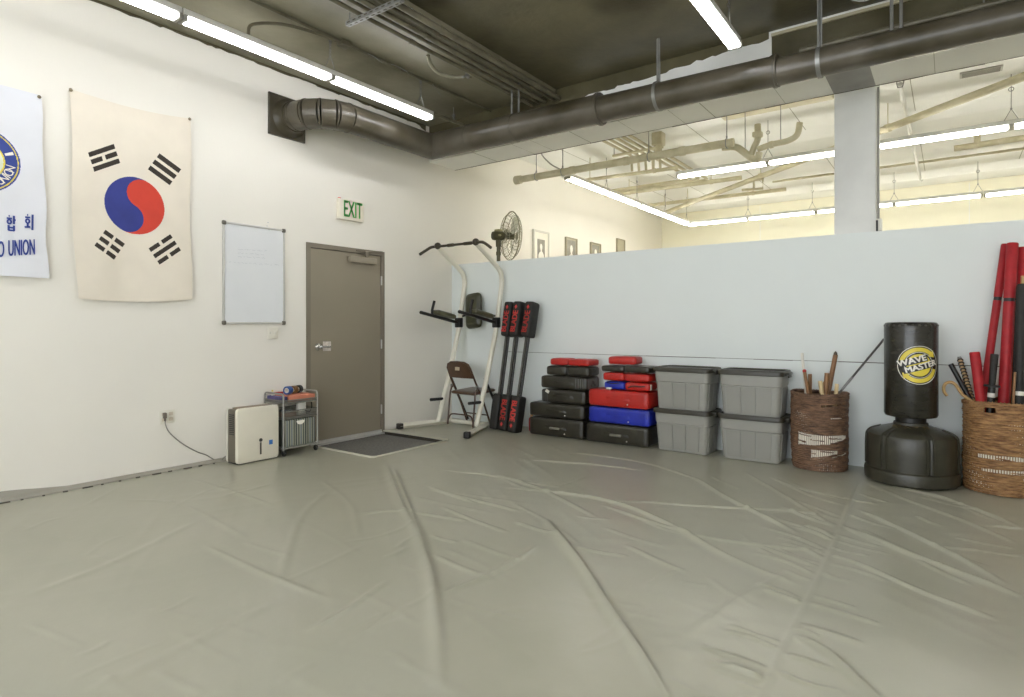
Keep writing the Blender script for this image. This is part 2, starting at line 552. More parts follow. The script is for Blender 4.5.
def fold(pts, h, w, taper=True, skew=0.0):
    """a raised crease along a polyline on the floor, added to Z"""
    P = [np.array(onz(px, py, 0)[:2]) for px, py in pts]
    P = [np.array(v[:2]) for v in smooth_path([(p[0], p[1], 0) for p in P], 5)]
    L = [0]
    for a, b in zip(P, P[1:]):
        L.append(L[-1] + np.linalg.norm(b - a))
    A = np.array(P)
    m = abs(w) * 4
    i0, i1 = np.searchsorted(xs, [A[:, 0].min() - m, A[:, 0].max() + m])
    j0, j1 = np.searchsorted(ys, [A[:, 1].min() - m, A[:, 1].max() + m])
    if i1 <= i0 or j1 <= j0:
        return
    X_, Y_ = GX[i0:i1, j0:j1], GY[i0:i1, j0:j1]
    best = np.full(X_.shape, 1e9)
    tt = np.zeros_like(X_)
    sd = np.zeros_like(X_)
    for i, (a, b) in enumerate(zip(P, P[1:])):
        d = b - a
        l2 = d @ d + 1e-12
        t = np.clip(((X_ - a[0]) * d[0] + (Y_ - a[1]) * d[1]) / l2, 0, 1)
        dx, dy = X_ - (a[0] + t * d[0]), Y_ - (a[1] + t * d[1])
        dist = np.hypot(dx, dy)
        k = dist < best
        best[k] = dist[k]
        tt[k] = ((L[i] + t * math.sqrt(l2)) / L[-1])[k]
        sd[k] = np.sign(dx * d[1] - dy * d[0])[k]
    env = np.clip(np.minimum(tt, 1 - tt) * 6, 0, 1) if taper else 1.0
    ww = w * (1 + skew * sd)
    Z[i0:i1, j0:j1] += h * env * np.exp(-(best / ww) ** 2)

FOLDS = [
    ([(386, 463), (399, 499), (414, 530), (427, 560), (434, 590), (444, 697)], .020, .035, .35),
    ([(393, 468), (408, 505), (421, 536), (430, 556)], .014, .02, 0),
    ([(546, 520), (577, 559), (607, 605), (638, 651), (680, 720)], .022, .030, .45),
    ([(500, 487), (577, 496), (628, 507), (679, 530), (730, 559), (807, 589)], .014, .022, .4),
    ([(694, 477), (730, 500), (766, 518), (800, 535)], .015, .02, .4),
    ([(531, 460), (602, 466), (640, 470)], .010, .02, 0),
    ([(560, 452), (640, 462), (700, 480)], .008, .02, 0),
    ([(848, 528), (909, 554), (961, 574), (1030, 600)], .015, .022, .4),
    ([(858, 510), (909, 533), (961, 559), (1012, 588)], .013, .02, .4),
    ([(797, 635), (830, 655), (858, 681), (880, 700)], .013, .022, .4),
    ([(879, 484), (935, 497), (986, 514), (1022, 528)], .012, .02, .3),
    ([(858, 480), (905, 500), (960, 520), (1020, 545)], .009, .018, .3),
    ([(850, 560), (920, 592), (1000, 622)], .009, .02, 0),
    ([(620, 500), (700, 507), (790, 512), (842, 520)], .008, .018, 0),
    ([(600, 505), (690, 535), (770, 548), (835, 552)], .008, .02, 0),
    ([(770, 478), (800, 490), (850, 500)], .009, .016, 0),
    ([(740, 470), (790, 500), (838, 530)], .008, .016, .3),
    ([(188, 479), (229, 491), (274, 507)], .010, .02, .3),
    ([(203, 545), (269, 575), (325, 598)], .009, .02, .3),
    ([(305, 634), (345, 612), (391, 580)], .010, .02, 0),
    ([(280, 580), (300, 520), (330, 490)], .006, .03, 0),
    ([(20, 600), (120, 560), (200, 520)], .006, .035, 0),
    ([(100, 690), (200, 640), (280, 600)], .006, .04, 0),
    ([(440, 470), (520, 482), (600, 520)], .008, .022, 0),
    ([(430, 490), (470, 500), (520, 512)], .007, .02, 0),
    ([(355, 515), (400, 512), (470, 522)], .006, .02, 0),
    ([(120, 500), (180, 505), (250, 540)], .006, .025, 0),
    ([(320, 480), (350, 505), (360, 540)], .006, .025, 0),
    ([(430, 600), (500, 570), (540, 545)], .005, .03, 0),
    ([(690, 640), (740, 600), (800, 570)], .005, .04, 0),
]
for pts, h, w, sk in FOLDS:
    lft = pts[0][0] < 360 and pts[-1][0] < 400          # the left part of the sheet lies smoother
    fold(pts, h * (.6 if lft else 1.25), w * .8, True, sk)
# many short pulls running into the welded seam
rd = random.Random(4)
SEAM = [(861, 479), (828, 559), (792, 630), (758, 702), (720, 780)]
for i in range(46):
    t = rd.uniform(0, 3.0)
    k = int(t)
    a, b = SEAM[k], SEAM[k + 1]
    px, py = a[0] + (b[0] - a[0]) * (t - k), a[1] + (b[1] - a[1]) * (t - k)
    L = rd.uniform(25, 80)
    sgn = rd.choice((-1, -1, 1))
    fold([(px + sgn * 3, py), (px + sgn * L * .5, py - sgn * -L * .16 + rd.uniform(-3, 3)), (px + sgn * L, py + sgn * L * (.30 if sgn > 0 else .34))], rd.uniform(.004, .009), rd.uniform(.009, .016), True, 0)
for i in range(40):
    px, py = rd.uniform(420, 1020), rd.uniform(470, 560)
    L = rd.uniform(25, 70)
    sl = rd.uniform(.05, .5)
    fold([(px, py), (px + L * .5, py + L * .5 * sl + 1), (px + L, py + L * sl)], rd.uniform(.004, .008), rd.uniform(.010, .016), True, 0)
for i in range(60):
    px, py = rd.uniform(20, 760), rd.uniform(475, 690)
    L = rd.uniform(20, 110)
    sl = rd.choice((-.5, -.3, .25, .45, .6)) + rd.uniform(-.1, .1)
    fold([(px, py), (px + L * .5, py + L * .5 * sl + rd.uniform(-4, 4)), (px + L, py + L * sl)], rd.uniform(.0012, .003), rd.uniform(.010, .022), True, 0)
# the welded seam itself: two small ridges with a groove
fold(SEAM, .0042, .012, False)
# the sheet lies flat where things stand, at the walls and around the cut-out
edge = np.minimum(np.clip((-GY - .42) / .45, 0, 1), np.clip((GX - .1) / .45, 0, 1))
Z *= .10 + .90 * edge
dh = np.hypot(np.maximum(GX - HX, 0), np.maximum(np.maximum(HY0 - GY, GY - HY1), 0))
Z *= np.clip(dh / .25, .1, 1)
Z = np.clip(Z, -.004, .05)
Z += 0.004
Zf = Z
V = np.stack([GX, GY, Z], -1).reshape(-1, 3)
cx_, cy_ = (xs[:-1] + xs[1:]) / 2, (ys[:-1] + ys[1:]) / 2
keep = ~((cx_[:, None] < HX) & (cy_[None, :] > HY0) & (cy_[None, :] < HY1))
M_floor = mat('grey_vinyl_sheet', (166, 164, 147), 0.29, rgb2=(158, 157, 139), scale=1.2, bump=0.06, bscale=22, spec=0.45)
fo = grid_object('floor', V, len(xs), len(ys), [M_floor], keep=keep)
fo['kind'] = 'structure'
def floor_z(x, y):
    i = min(len(xs) - 1, max(0, int(np.searchsorted(xs, x))))
    j = min(len(ys) - 1, max(0, int(np.searchsorted(ys, y))))
    return float(Zf[i, j])
def fmax(x0, x1, y0, y1):
    i0, i1 = np.searchsorted(xs, [x0, x1]); j0, j1 = np.searchsorted(ys, [y0, y1])
    return float(Zf[i0:i1 + 1, j0:j1 + 1].max())
mb = MB().box(0, XR, YB, 0, -.12, -.045)
struct('subfloor', mb, mat('concrete_slab', (120, 118, 110), .8, var=.1), smooth=0)
mb = MB().box(0, XR, PT, YF, -.12, 0)
struct('floor_next_room', mb, mat('concrete_floor', (192, 190, 184), .6, var=.1), smooth=0)
# cut edge of the sheet: a pale welted rim and the dark foam below it
mb = MB()
rim = [(0.16, HY0 - .004, .007), (.6, HY0 - .012, .008), (HX - .02, HY0 - .008, .007), (HX + .012, HY0 + .015, .007), (HX + .012, -1.9, .008), (HX + .004, HY1 - .02, .006), (HX - .01, HY1 + .008, .006), (.6, HY1 + .012, .007), (.03, HY1 + .008, .006)]
mb.tube(rim, .013, 8)
struct('trim_12', mb, mat('sheet_rim', (184, 181, 164), .5, var=.04), label='pale welted rim of the floor sheet around the entry mat')
mb = MB()
mb.box(.02, HX, HY0 - .02, HY0, -.045, .0)
mb.box(.02, HX, HY1, HY1 + .02, -.045, .0)
mb.box(HX, HX + .02, HY0, HY1, -.045, .0)
struct('trim_13', mb, mat('dark_foam_edge', (52, 48, 38), .9, var=.2, scale=40), smooth=0)
# flap of the sheet turned up along the foot of the left wall, with staples
mb = MB()
vs, fs = [], []
n = 90
rd = random.Random(9)
for i in range(n + 1):
    y = -6.6 + (HY0 - .06 + 6.6) * i / n
    h = .035 + .02 * math.sin(y * 2.3 + 1) + .012 * math.sin(y * 6.1) + .03 * max(0, 1 - abs(y + 5.35) * 1.6)
    w = .085 + .012 * math.sin(y * 3.7)
    for (xx, zz) in ((w, .006), (w - .006, .016), (.045, .022), (.016, .03), (.006, h), (.002, h)):
        vs.append((xx, y, zz))
for i in range(n):
    for k in range(5):
        a = i * 6 + k
        fs.append((a, a + 1, a + 7, a + 6))
mb.add(vs, fs)
struct('baseboard_left', mb, mat('sheet_flap', (158, 154, 142), .5, var=.06, scale=3), label='turned up flap of the grey sheet along the foot of the left wall')
mb = MB()
for y in np.arange(-6.4, -2.9, .13):
    L = random.choice((.015, .02, .03, .07))
    mb.box(.088 + .012 * math.sin(y * 3.7), .1 + .012 * math.sin(y * 3.7), y, y + L, .004, .012)
struct('trim_14', mb, mat('staple_dark', (84, 78, 66), .7, var=.2), smooth=0)

# ------------------------------------------------------------------ the door
door = bpy.data.objects.new('door_1', None)
C.objects.link(door)
door['kind'] = 'structure'
door['label'] = 'taupe steel exit door in a taupe frame'
mb = MB()
fw = .052
mb.box(-.12, .012, DY0, DY0 + fw, -.03, DZ)
mb.box(-.12, .012, DY1 - fw, DY1, -.03, DZ)
mb.box(-.12, .012, DY0 + fw, DY1 - fw, DZ - fw, DZ)
mb.box(-.12, -.045, DY0 + fw, DY0 + fw + .015, -.03, DZ - fw)
mb.box(-.12, -.045, DY1 - fw - .015, DY1 - fw, -.03, DZ - fw)
mb.box(-.12, -.045, DY0 + fw, DY1 - fw, DZ - fw - .015, DZ - fw)
mb.build('door_frame', M_frame, door, 0)
mb = MB().rbox((-.02, (DY0 + DY1) / 2, (DZ - fw) / 2 + .005), (.045, DY1 - DY0 - 2 * fw - .008, DZ - fw - .02), .003, 1)
leaf = mb.build('door_panel', M_door, door)
mb = MB()
mb.box(-.1, .05, DY0 + .03, DY1 - .03, -.044, -.012)
mb.box(-.02, .02, DY0 + fw, DY1 - fw, -.012, .022)
mb.build('threshold', M_alu, door, 0)
mb = MB().rbox((.030, -1.60, 2.05), (.05, .40, .075), .008, 2)
clo = mb.build('door_closer', mat('closer_paint', (150, 141, 124), .4, var=.03), door)
mb = MB()
mb.rbox((.045, -1.55, 2.125), (.018, .05, .07), .004)
mb.tube([(.045, -1.55, 2.155), (.05, -1.45, 2.165), (.03, -1.30, 2.175)], .011, 8)
mb.tube([(.045, -1.55, 2.155), (.025, -1.69, 2.16)], .008, 8)
mb.build('closer_arm', M_frame, clo)
hy, hz = -2.20, 1.05
mb = MB()
Rx = Matrix(((0, 0, 1), (0, 1, 0), (-1, 0, 0)))
mb.lathe([(.038, 0), (.038, .006), (.03, .012), (.014, .016), (.014, .045), (.012, .05)], (.003, hy, hz), 24, 0, R=Rx)
mb.tube(smooth_path([(.05, hy, hz), (.056, hy + .02, hz + .003), (.056, hy + .09, hz + .002), (.05, hy + .125, hz)], 4), .010, 10)
mb.ball((.055, hy, hz), .024)
mb.build('door_handle', M_chrome, leaf)
mb = MB().rbox((.006, hy + .115, hz + .005), (.006, .105, .105), .002, 1)
mb.build('strike_plate', mat('scratched_plate', (226, 216, 206), .35, rgb2=(190, 182, 174), scale=30), leaf)
for z in (1.83, 1.06, .27):
    mb = MB().cyl((.016, DY1 - fw - .002, z - .055), (.016, DY1 - fw - .002, z + .055), .009, seg=10)
    mb.box(.0, .005, DY1 - fw, DY1 - fw + .03, z - .05, z + .05)
    mb.build('hinge', M_alu, door)

# entry mat in the cut-out
t = thing('entry_mat', 'dark grey carpet mat in the sunken entry before the door', 'mat', (.55, -1.82, -.043))
MB().rbox((0.0, 0, .006), (1.05, 1.06, .014), .004, 1).build('carpet', M_mat, t)
MB().tube([(-.495, -.515, .010), (.515, -.515, .010), (.515, .515, .010), (-.495, .515, .010)], .006, 6, closed=True).build('binding', mat('mat_binding', (60, 57, 50), .8), t)

# ================================================================== ON THE LEFT WALL
def cloth(name, corners, nu, nv, disp, mats, classify, parent, sag=0.0, edge=None):
    """hanging cloth: corners TL,TR,BR,BL as (y,z); disp(s,t) = distance from the wall; classify(Y,Z)->material index per cell"""
    s = np.linspace(0, 1, nu)[:, None]
    t = np.linspace(0, 1, nv)[None, :]
    (a, b, c, d) = [np.array(p) for p in corners]
    Y = (a[0] * (1 - s) + b[0] * s) * (1 - t) + (d[0] * (1 - s) + c[0] * s) * t
    Zz = (a[1] * (1 - s) + b[1] * s) * (1 - t) + (d[1] * (1 - s) + c[1] * s) * t
    Zz = Zz - sag * 4 * s * (1 - s) * ((1 - t) ** 2 + .7 * t ** 4) - .012 * t
    if edge is not None:
        Y = Y + edge(s, t)
    X = disp(s + 0 * t, t + 0 * s)
    Vv = np.stack([X, Y, Zz], -1).reshape(-1, 3)
    yc = (Y[:-1, :-1] + Y[1:, 1:]) / 2
    zc = (Zz[:-1, :-1] + Zz[1:, 1:]) / 2
    return grid_object(name, Vv - np.array(parent.location)[None, :], nu, nv, mats, mi=classify(yc, zc), parent=parent, quads_flip=True)

def inpoly(Y, Zz, poly):
    r = np.zeros(Y.shape, bool)
    n = len(poly)
    for i in range(n):
        (y0, z0), (y1, z1) = poly[i], poly[(i + 1) % n]
        cnd = ((z0 > Zz) != (z1 > Zz))
        with np.errstate(divide='ignore', invalid='ignore'):
            xi = (y1 - y0) * (Zz - z0) / (z1 - z0 + 1e-15) + y0
        r ^= cnd & (Y < xi)
    return r

# --- flag with a red and blue roundel, hung upright
def zp(u, v):            # point read from an enlarged view of the flag
    p = onx(60 + u / 3.03, 80 + v / 3.03)
    return np.array((p.y, p.z))
fc = [(-4.521, 3.14), (-3.584, 3.165), (-3.575, 1.535), (-4.468, 1.51)]
BARS = []
def trigram(c, d, ln, th, sp, pat):
    c, d = np.array(c, float), np.array(d, float)
    d /= np.linalg.norm(d)
    nrm = np.array((-d[1], d[0]))
    for k, brk in enumerate(pat):
        m0 = c + nrm * (k - 1) * sp
        for (a, b) in ([(-.5, .5)] if not brk else [(-.5, -.06), (.06, .5)]):
            q = [m0 + d * ln * a - nrm * th / 2, m0 + d * ln * b - nrm * th / 2, m0 + d * ln * b + nrm * th / 2, m0 + d * ln * a + nrm * th / 2]
            BARS.append([tuple(zp(*p)) for p in q])
trigram((128, 238), (80, -27), 84, 15, 23, (0, 1, 0))
trigram((312, 272), (65, 47), 82, 14, 22.5, (0, 0, 0))
trigram((146, 500), (72, 50), 74, 13, 23, (1, 1, 1))
trigram((313, 514), (65, -43), 78, 13, 23, (1, 0, 1))
tc = zp(224, 382)
tr_y = (zp(315, 382)[0] - zp(132, 382)[0]) / 2
tr_z = (zp(224, 296)[1] - zp(224, 468)[1]) / 2
def flag_class(Y, Zz):
    r = np.zeros(Y.shape, np.int32)
    for b in BARS:
        r[inpoly(Y, Zz, b)] = 1
    u, v = (Y - tc[0]) / tr_y, (Zz - tc[1]) / tr_z
    disc = u * u + v * v < 1
    a = math.radians(64)                     # direction of the end of the wavy line
    e1, e2 = (math.cos(a), math.sin(a)), (math.sin(a), -math.cos(a))
    p, q = u * e1[0] + v * e1[1], u * e2[0] + v * e2[1]      # q > 0: right hand half
    red = q > 0
    red = np.where((p - .5) ** 2 + q * q < .25, True, red)
    red = np.where((p + .5) ** 2 + q * q < .25, False, red)
    r[disc & red] = 2
    r[disc & ~red] = 3
    return r
t = thing('hanging_flag', 'white cotton flag with red and blue roundel and four black bar groups, pinned upright', 'flag', (0.0, -4.05, 2.32))
M_cloth = mat('flag_cotton', (230, 221, 205), .85, var=.03, scale=5, spec=.1)
def fdisp(s, t):
    return .030 + .006 * np.sin(s * 9 + 1.2 * t) * (t * .8 + .2) + .007 * np.sin(s * 3.1 + t * 4) + .004 * np.sin((s - .1) * 16 + t * 7) * np.exp(-((s - .2) / .2) ** 2) + .012 * t ** 2 * (1 - s) + .004 * np.sin(s * 5 - t * 12) * (1 - t)
cloth('cloth', fc, 300, 520, fdisp, [M_cloth, mat('flag_black', (52, 44, 36), .8, var=.1), mat('flag_red', (206, 66, 48), .8, var=.05), mat('flag_blue', (52, 62, 138), .8, var=.08)], flag_class, t, sag=.035,
      edge=lambda s, t: .012 * np.sin(t * 7 + .5) * (s < .5) * (1 - 2 * s) + .008 * np.sin(t * 9) * (s > .5) * (2 * s - 1))
for (y, z) in fc[:2]:
    mb = MB().lathe([(.012, 0), (.014, .006), (.008, .012)], (.036, y + (.012 if y < -4 else -.012), z - .012), 12, R=Rx)
    mb.cyl((0, y + (.012 if y < -4 else -.012), z - .012), (.038, y + (.012 if y < -4 else -.012), z - .012), .003)
    mb.build('pin', M_pin, t, off=t.location)

# --- banner with a round blue emblem, cut by the left edge of the photograph
bc = [(-5.70, 3.05), (-4.695, 3.031), (-4.651, 1.656), (-5.66, 1.66)]
ec = np.array(onx(-22, 159)[1:])                # centre of the emblem, just outside the frame
er = abs(onx(19.5, 157).y - ec[0])
def ban_class(Y, Zz):
    d = np.hypot(Y - ec[0], Zz - ec[1]) / er
    r = np.zeros(Y.shape, np.int32)
    r[d < 1.0] = 1
    r[d < .955] = 2
    r[d < .925] = 1
    r[d < .62] = 2
    r[d < .58] = 3
    return r
t = thing('hanging_banner', 'white satin banner with round blue emblem and blue lettering at the left edge', 'banner', (0.0, -5.17, 2.35))
def bdisp(s, t):
    return .026 + .005 * np.sin(s * 8 + t) * t + .005 * np.sin(s * 4 + t * 3 + 1) + .006 * np.exp(-((1 - s) / .08) ** 2) * np.sin(t * 22)
cl = cloth('cloth', bc, 240, 330, bdisp, [mat('banner_satin', (220, 221, 226), .55, var=.02, scale=4), M_blue, M_lens, mat('emblem_pale', (222, 224, 206), .6)], ban_class, t,
      edge=lambda s, t: .006 * np.sin(t * 14) * (s > .8))
def ban_pt(y, z, k=.004):
    s = np.clip((y - bc[0][0]) / (bc[1][0] - bc[0][0]), 0, 1)
    tt = np.clip((3.04 - z) / 1.385, 0, 1)
    return Vector((float(bdisp(np.array(s), np.array(tt))) + k, y, z)) - t.location
mb = MB()
# two Hangul syllables built from strokes, then the word UNION
def stroke(a, b, w):
    (ay, az), (by, bz) = a, b
    d = np.array((by - ay, bz - az)); L = np.linalg.norm(d); d /= L
    nn = np.array((-d[1], d[0])) * w / 2
    q = [(ay - nn[0], az - nn[1]), (by - nn[0], bz - nn[1]), (by + nn[0], bz + nn[1]), (ay + nn[0], az + nn[1])]
    mb.add([ban_pt(*p) for p in q], [(0, 1, 2, 3)])
def ring(c, ry, rz_, w, n=20):
    vs = []
    for i in range(n):
        a = 2 * PI * i / n
        vs += [ban_pt(c[0] + (ry + w / 2) * math.cos(a), c[1] + (rz_ + w / 2) * math.sin(a)), ban_pt(c[0] + (ry - w / 2) * math.cos(a), c[1] + (rz_ - w / 2) * math.sin(a))]
    mb.add(vs, [(2 * i, 2 * ((i + 1) % n), 2 * ((i + 1) % n) + 1, 2 * i + 1) for i in range(n)])
def syl(px, py, kind, Su, S):
    c = onx(px, py)
    def q(a, b): return (c.y + a * Su, c.z + b * S)
    w = .013
    stroke(q(-.22, .46), q(-.10, .46), w)                       # h: short top stroke
    stroke(q(-.40, .30), q(.10, .30), w)
    ring(q(-.15, .08 if kind == 'hap' else .05), .17 * Su, .13 * S, w * .9)
    if kind == 'hap':
        stroke(q(.28, .5), q(.28, -.05), w); stroke(q(.28, .22), q(.45, .22), w)
        stroke(q(-.22, -.14), q(-.22, -.5), w); stroke(q(.28, -.14), q(.28, -.5), w)
        stroke(q(-.22, -.30), q(.28, -.30), w); stroke(q(-.26, -.48), q(.32, -.48), w)
    else:
        stroke(q(-.15, -.12), q(-.15, -.34), w); stroke(q(-.45, -.36), q(.12, -.32), w)
        stroke(q(.32, .52), q(.32, -.52), w)
syl(9.5, 223.5, 'hap', .062, .112)
syl(27.6, 222.5, 'hoe', .062, .112)
syl(-9, 224.5, 'hap', .062, .112)
def fitted(word, pa, pb, h):
    """a word that fills the strip between two points on the cloth at letter height h"""
    vs, fs = text2d(word, 1.0)
    A_ = np.array(vs)
    lo, hi = A_.min(0), A_.max(0)
    ya, yb = onx(*pa), onx(*pb)
    for dx in (-.002, .002):
        mb.add([ban_pt(ya.y + (yb.y - ya.y) * (u - lo[0]) / (hi[0] - lo[0]) + dx, ya.z + (yb.z - ya.z) * (u - lo[0]) / (hi[0] - lo[0]) + h * ((v - lo[1]) / (hi[1] - lo[1]) - .5)) for u, v in vs], fs)
fitted('UNION', (7, 248.5), (33, 247.2), .118)
fitted('DO', (-10, 250.5), (2.6, 249.2), .118)
mb.build('lettering', M_blue, t, 0)
mb = MB()
# UNION curved along the emblem's ring
for i, ch in enumerate('UNION'):
    a = math.radians(-50 + i * 9.5)
    vs, fs = text2d(ch, .092)
    R_ = er * .765
    pts = []
    for u, v in vs:
        # letters stand upright, reading up the right hand side
        pts.append(ban_pt(ec[0] + (R_ - v * .9) * math.cos(a) - u * .75 * math.sin(a), ec[1] + (R_ - v * .9) * math.sin(a) + u * .75 * math.cos(a), .006))
    mb.add(pts, fs)
a = math.radians(22)
mb.add([ban_pt(ec[0] + er * r * math.cos(a + k), ec[1] + er * r * math.sin(a + k), .006) for r, k in ((.66, -.05), (.88, -.05), (.88, .06), (.66, .06))], [(0, 1, 2, 3)])
mb.build('emblem_lettering', M_white, t, 0)
mb = MB().lathe([(.012, 0), (.013, .006), (.007, .012)], (.032, -4.71, 3.012), 12, R=Rx)
mb.cyl((0, -4.71, 3.012), (.034, -4.71, 3.012), .003)
mb.build('pin', M_pin, t, off=t.location)

# --- whiteboard
y0, y1, z0, z1 = -3.276, -2.616, 1.30, 2.279
t = thing('whiteboard', 'portrait whiteboard with aluminium frame and faint marker notes', 'whiteboard', (0, (y0 + y1) / 2, z0))
O = Vector(t.location)
board_m = mat('board_enamel', (226, 228, 230), 0.10, var=.02, scale=2, spec=.6)
MB().box(.002, .012, y0 + .01, y1 - .01, z0 + .01, z1 - .01).build('writing_surface', board_m, t, 0, off=O)
mb = MB()
for (a, b, c_, d) in ((y0, y1, z0, z0 + .018), (y0, y1, z1 - .018, z1)):
    mb.rbox((.011, (a + b) / 2, (c_ + d) / 2), (.02, b - a, d - c_), .004)
for (a, b) in ((y0, y0 + .018), (y1 - .018, y1)):
    mb.rbox((.011, (a + b) / 2, (z0 + z1) / 2), (.02, b - a, z1 - z0), .004)
mb.build('frame', M_alu, t, off=O)
for y in (y0 + .012, y1 - .012):
    for z in (z0 + .012, z1 - .012):
        MB().rbox((.014, y, z), (.026, .042, .042), .013, 3).build('corner_cap', mat('cap_grey', (104, 100, 90), .5), t, off=O)
mb = MB()
rd = random.Random(3)
for (u0, u1, v) in ((225, 243, 245.5), (238, 266, 249.5), (238, 264, 253.5), (238, 262, 257), (229, 276, 263)):
    px = u0
    while px < u1:
        L = rd.uniform(2, 6)
        pts = []
        k = 0.0
        while k <= L:
            p = onx(px + k, v + .06 * (px + k - 245) + rd.uniform(-.7, .7), .0135)
            pts.append(p)
            k += .8
        if len(pts) > 1 and not (v < 246):
            mb.tube(pts, .0013, 4)
        px += L + rd.uniform(.8, 2.0)
for px, py in ((268, 222.5), (269, 230), (267, 226)):
    p = onx(px, py, .0125)
    mb.box(p.x, p.x + .002, p.y - .005, p.y + .005, p.z - .004, p.z + .004)
mb.build('marker_notes', M_ink, t, 0, off=O)

# --- exit sign
y0, y1, z0, z1 = -1.955, -1.600, 2.490, 2.722
t = thing('exit_sign', 'cream exit sign with green letters above the door', 'sign', (0, (y0 + y1) / 2, z0))
O = Vector(t.location)
mb = MB().rbox((.024, (y0 + y1) / 2, (z0 + z1) / 2), (.048, y1 - y0, z1 - z0), .006)
mb.build('housing', M_cream, t, off=O)
mb = MB()
text_solid(mb, 'EXIT', .262, lambda a, b: Vector((.0495, (y0 + y1) / 2 + .018 + a, (z0 + z1) / 2 + b)), wide=.50, bold=.004)
mb.build('lettering', M_green, t, 0, off=O)
MB().rbox((.03, y0 + .02, z1 + .004), (.02, .03, .012), .003).build('test_button', M_red, t, off=O)

# --- switch plate and wall socket
p = onx(272.5, 333)
t = thing('light_switch', 'ivory double light switch plate under the whiteboard', 'switch', (0, p.y, p.z))
MB().rbox((.004, 0, 0), (.007, .118, .115), .003).build('plate', M_ivory, t)
for dy in (-.025, .025):
    MB().rbox((.011, dy, 0), (.014, .012, .026), .003, rot=Matrix.Rotation(.35, 3, 'Y')).build('toggle', M_white, t)
p = onx(167, 416.5)
sock = Vector((0, p.y, p.z))
t = thing('wall_outlet', 'ivory double wall outlet low on the left wall', 'outlet', sock)
MB().rbox((.004, 0, 0), (.007, .125, .118), .003).build('plate', M_ivory, t)
for dy in (-.03, .03):
    for dz in (-.024, .024):
        MB().rbox((.0085, dy, dz), (.004, .034, .030), .008, 3).build('receptacle', mat('receptacle_beige', (212, 200, 180), .4), t)

# --- dehumidifier
y0, y1, z1 = -3.318, -2.893, .515
x0, x1 = .135, .342
t = thing('dehumidifier', 'cream dehumidifier with taupe sides standing by the left wall', 'dehumidifier', (.24, (y0 + y1) / 2, fmax(.1, .36, -3.34, -2.88)))
ym = (y0 + y1) / 2
def shell(px0, px1):
    mb = MB()
    def outline(inset):
        a, b, c_, d = y0 - ym + inset, y1 - ym - inset, .006 + inset, z1 - inset
        r = .03
        o = []
        for (cy, cz, s0) in ((b - r, d - r, 0), (a + r, d - r, PI / 2), (a + r, c_ + r, PI), (b - r, c_ + r, 1.5 * PI)):
            for k in range(6):
                o.append((cy + r * math.cos(s0 + k * PI / 10), cz + r * math.sin(s0 + k * PI / 10)))
        return o
    L = [(px0, .0), (px0 + (px1 - px0) * .6, .0), (px0 + (px1 - px0) * .88, .004), (px1, .014)]
    vs, fs = [], []
    for (x, ins) in L:
        vs += [(x - .24, y, z) for y, z in outline(ins)]
    n = 24
    for i in range(len(L) - 1):
        for k in range(n):
            l = (k + 1) % n
            fs.append((i * n + k, i * n + l, (i + 1) * n + l, (i + 1) * n + k))
    fs += [tuple(reversed(range(n))), tuple((len(L) - 1) * n + k for k in range(n))]
    mb.add(vs, fs)
    return mb
MB().rbox((-.005, 0, .256), (.16, y1 - y0 - .02, .492), .01).build('core', M_taupe, t)
shell(x1 - .034, x1).build('front_cover', M_cream, t)
shell(x0 + .032, x0).build('rear_cover', M_white, t)
mb = MB()
for k in range(11):
    mb.box(-.045, .03, y0 - ym + .004, y0 - ym + .012, .27 + k * .018, .279 + k * .018)
mb.build('air_grille', M_black, t, 0)
mb = MB().rbox((0, 0, .009), (.17, y1 - y0 - .03, .018), .004)
mb.build('base', M_black, t)
MB().lathe([(.017, 0), (.017, .004), (.012, .006)], (.1015, .02, .20), 20, R=Rx).build('power_button', mat('button_dark', (62, 58, 54), .4), t)
MB().rbox((.1015, .02, .122), (.006, .018, .115), .004).build('water_window', mat('window_dark', (78, 72, 62), .3), t)
p = onx(271, 441, .342)
mb = MB().box(.1015, .1035, p.y - ym - .02, p.y - ym + .018, p.z - .035, p.z + .008)
mb.build('energy_sticker', mat('sticker_blue', (46, 108, 178), .5, rgb2=(58, 122, 190), scale=40), t, 0)
MB().rbox((-.005, 0, z1 - .006), (.10, y1 - y0 - .08, .012), .004).build('top_grille', mat('top_taupe', (142, 126, 104), .5), t)
# power cord from the plug in the outlet down the wall to the back of the unit
O = Vector(t.location)
cpts = [Vector((.035, sock.y - .03, sock.z - .03)), Vector((.03, sock.y - .026, sock.z - .065))]
for px, py in ((169, 432), (177.5, 440), (187, 446.5), (197.5, 452), (206, 455), (213, 459), (219, 461)):
    cpts.append(onx(px, py, .02))
cpts[-1].x = .045
cpts.append(Vector((.10, -3.30, .055)))
cpts.append(Vector((.15, -3.25, .075)))
mb = MB().tube([q - O for q in smooth_path(cpts, 5)], .0045, 6)
mb.build('power_cord', mat('cord_grey', (128, 124, 116), .5), t)
mb = MB().rbox(Vector((.026, sock.y - .03, sock.z + .014)) - O, (.034, .026, .05), .006)
mb.rbox(Vector((.03, sock.y - .03, sock.z - .02)) - O, (.018, .016, .03), .005)
mb.build('plug', mat('plug_taupe', (122, 112, 100), .5), t)

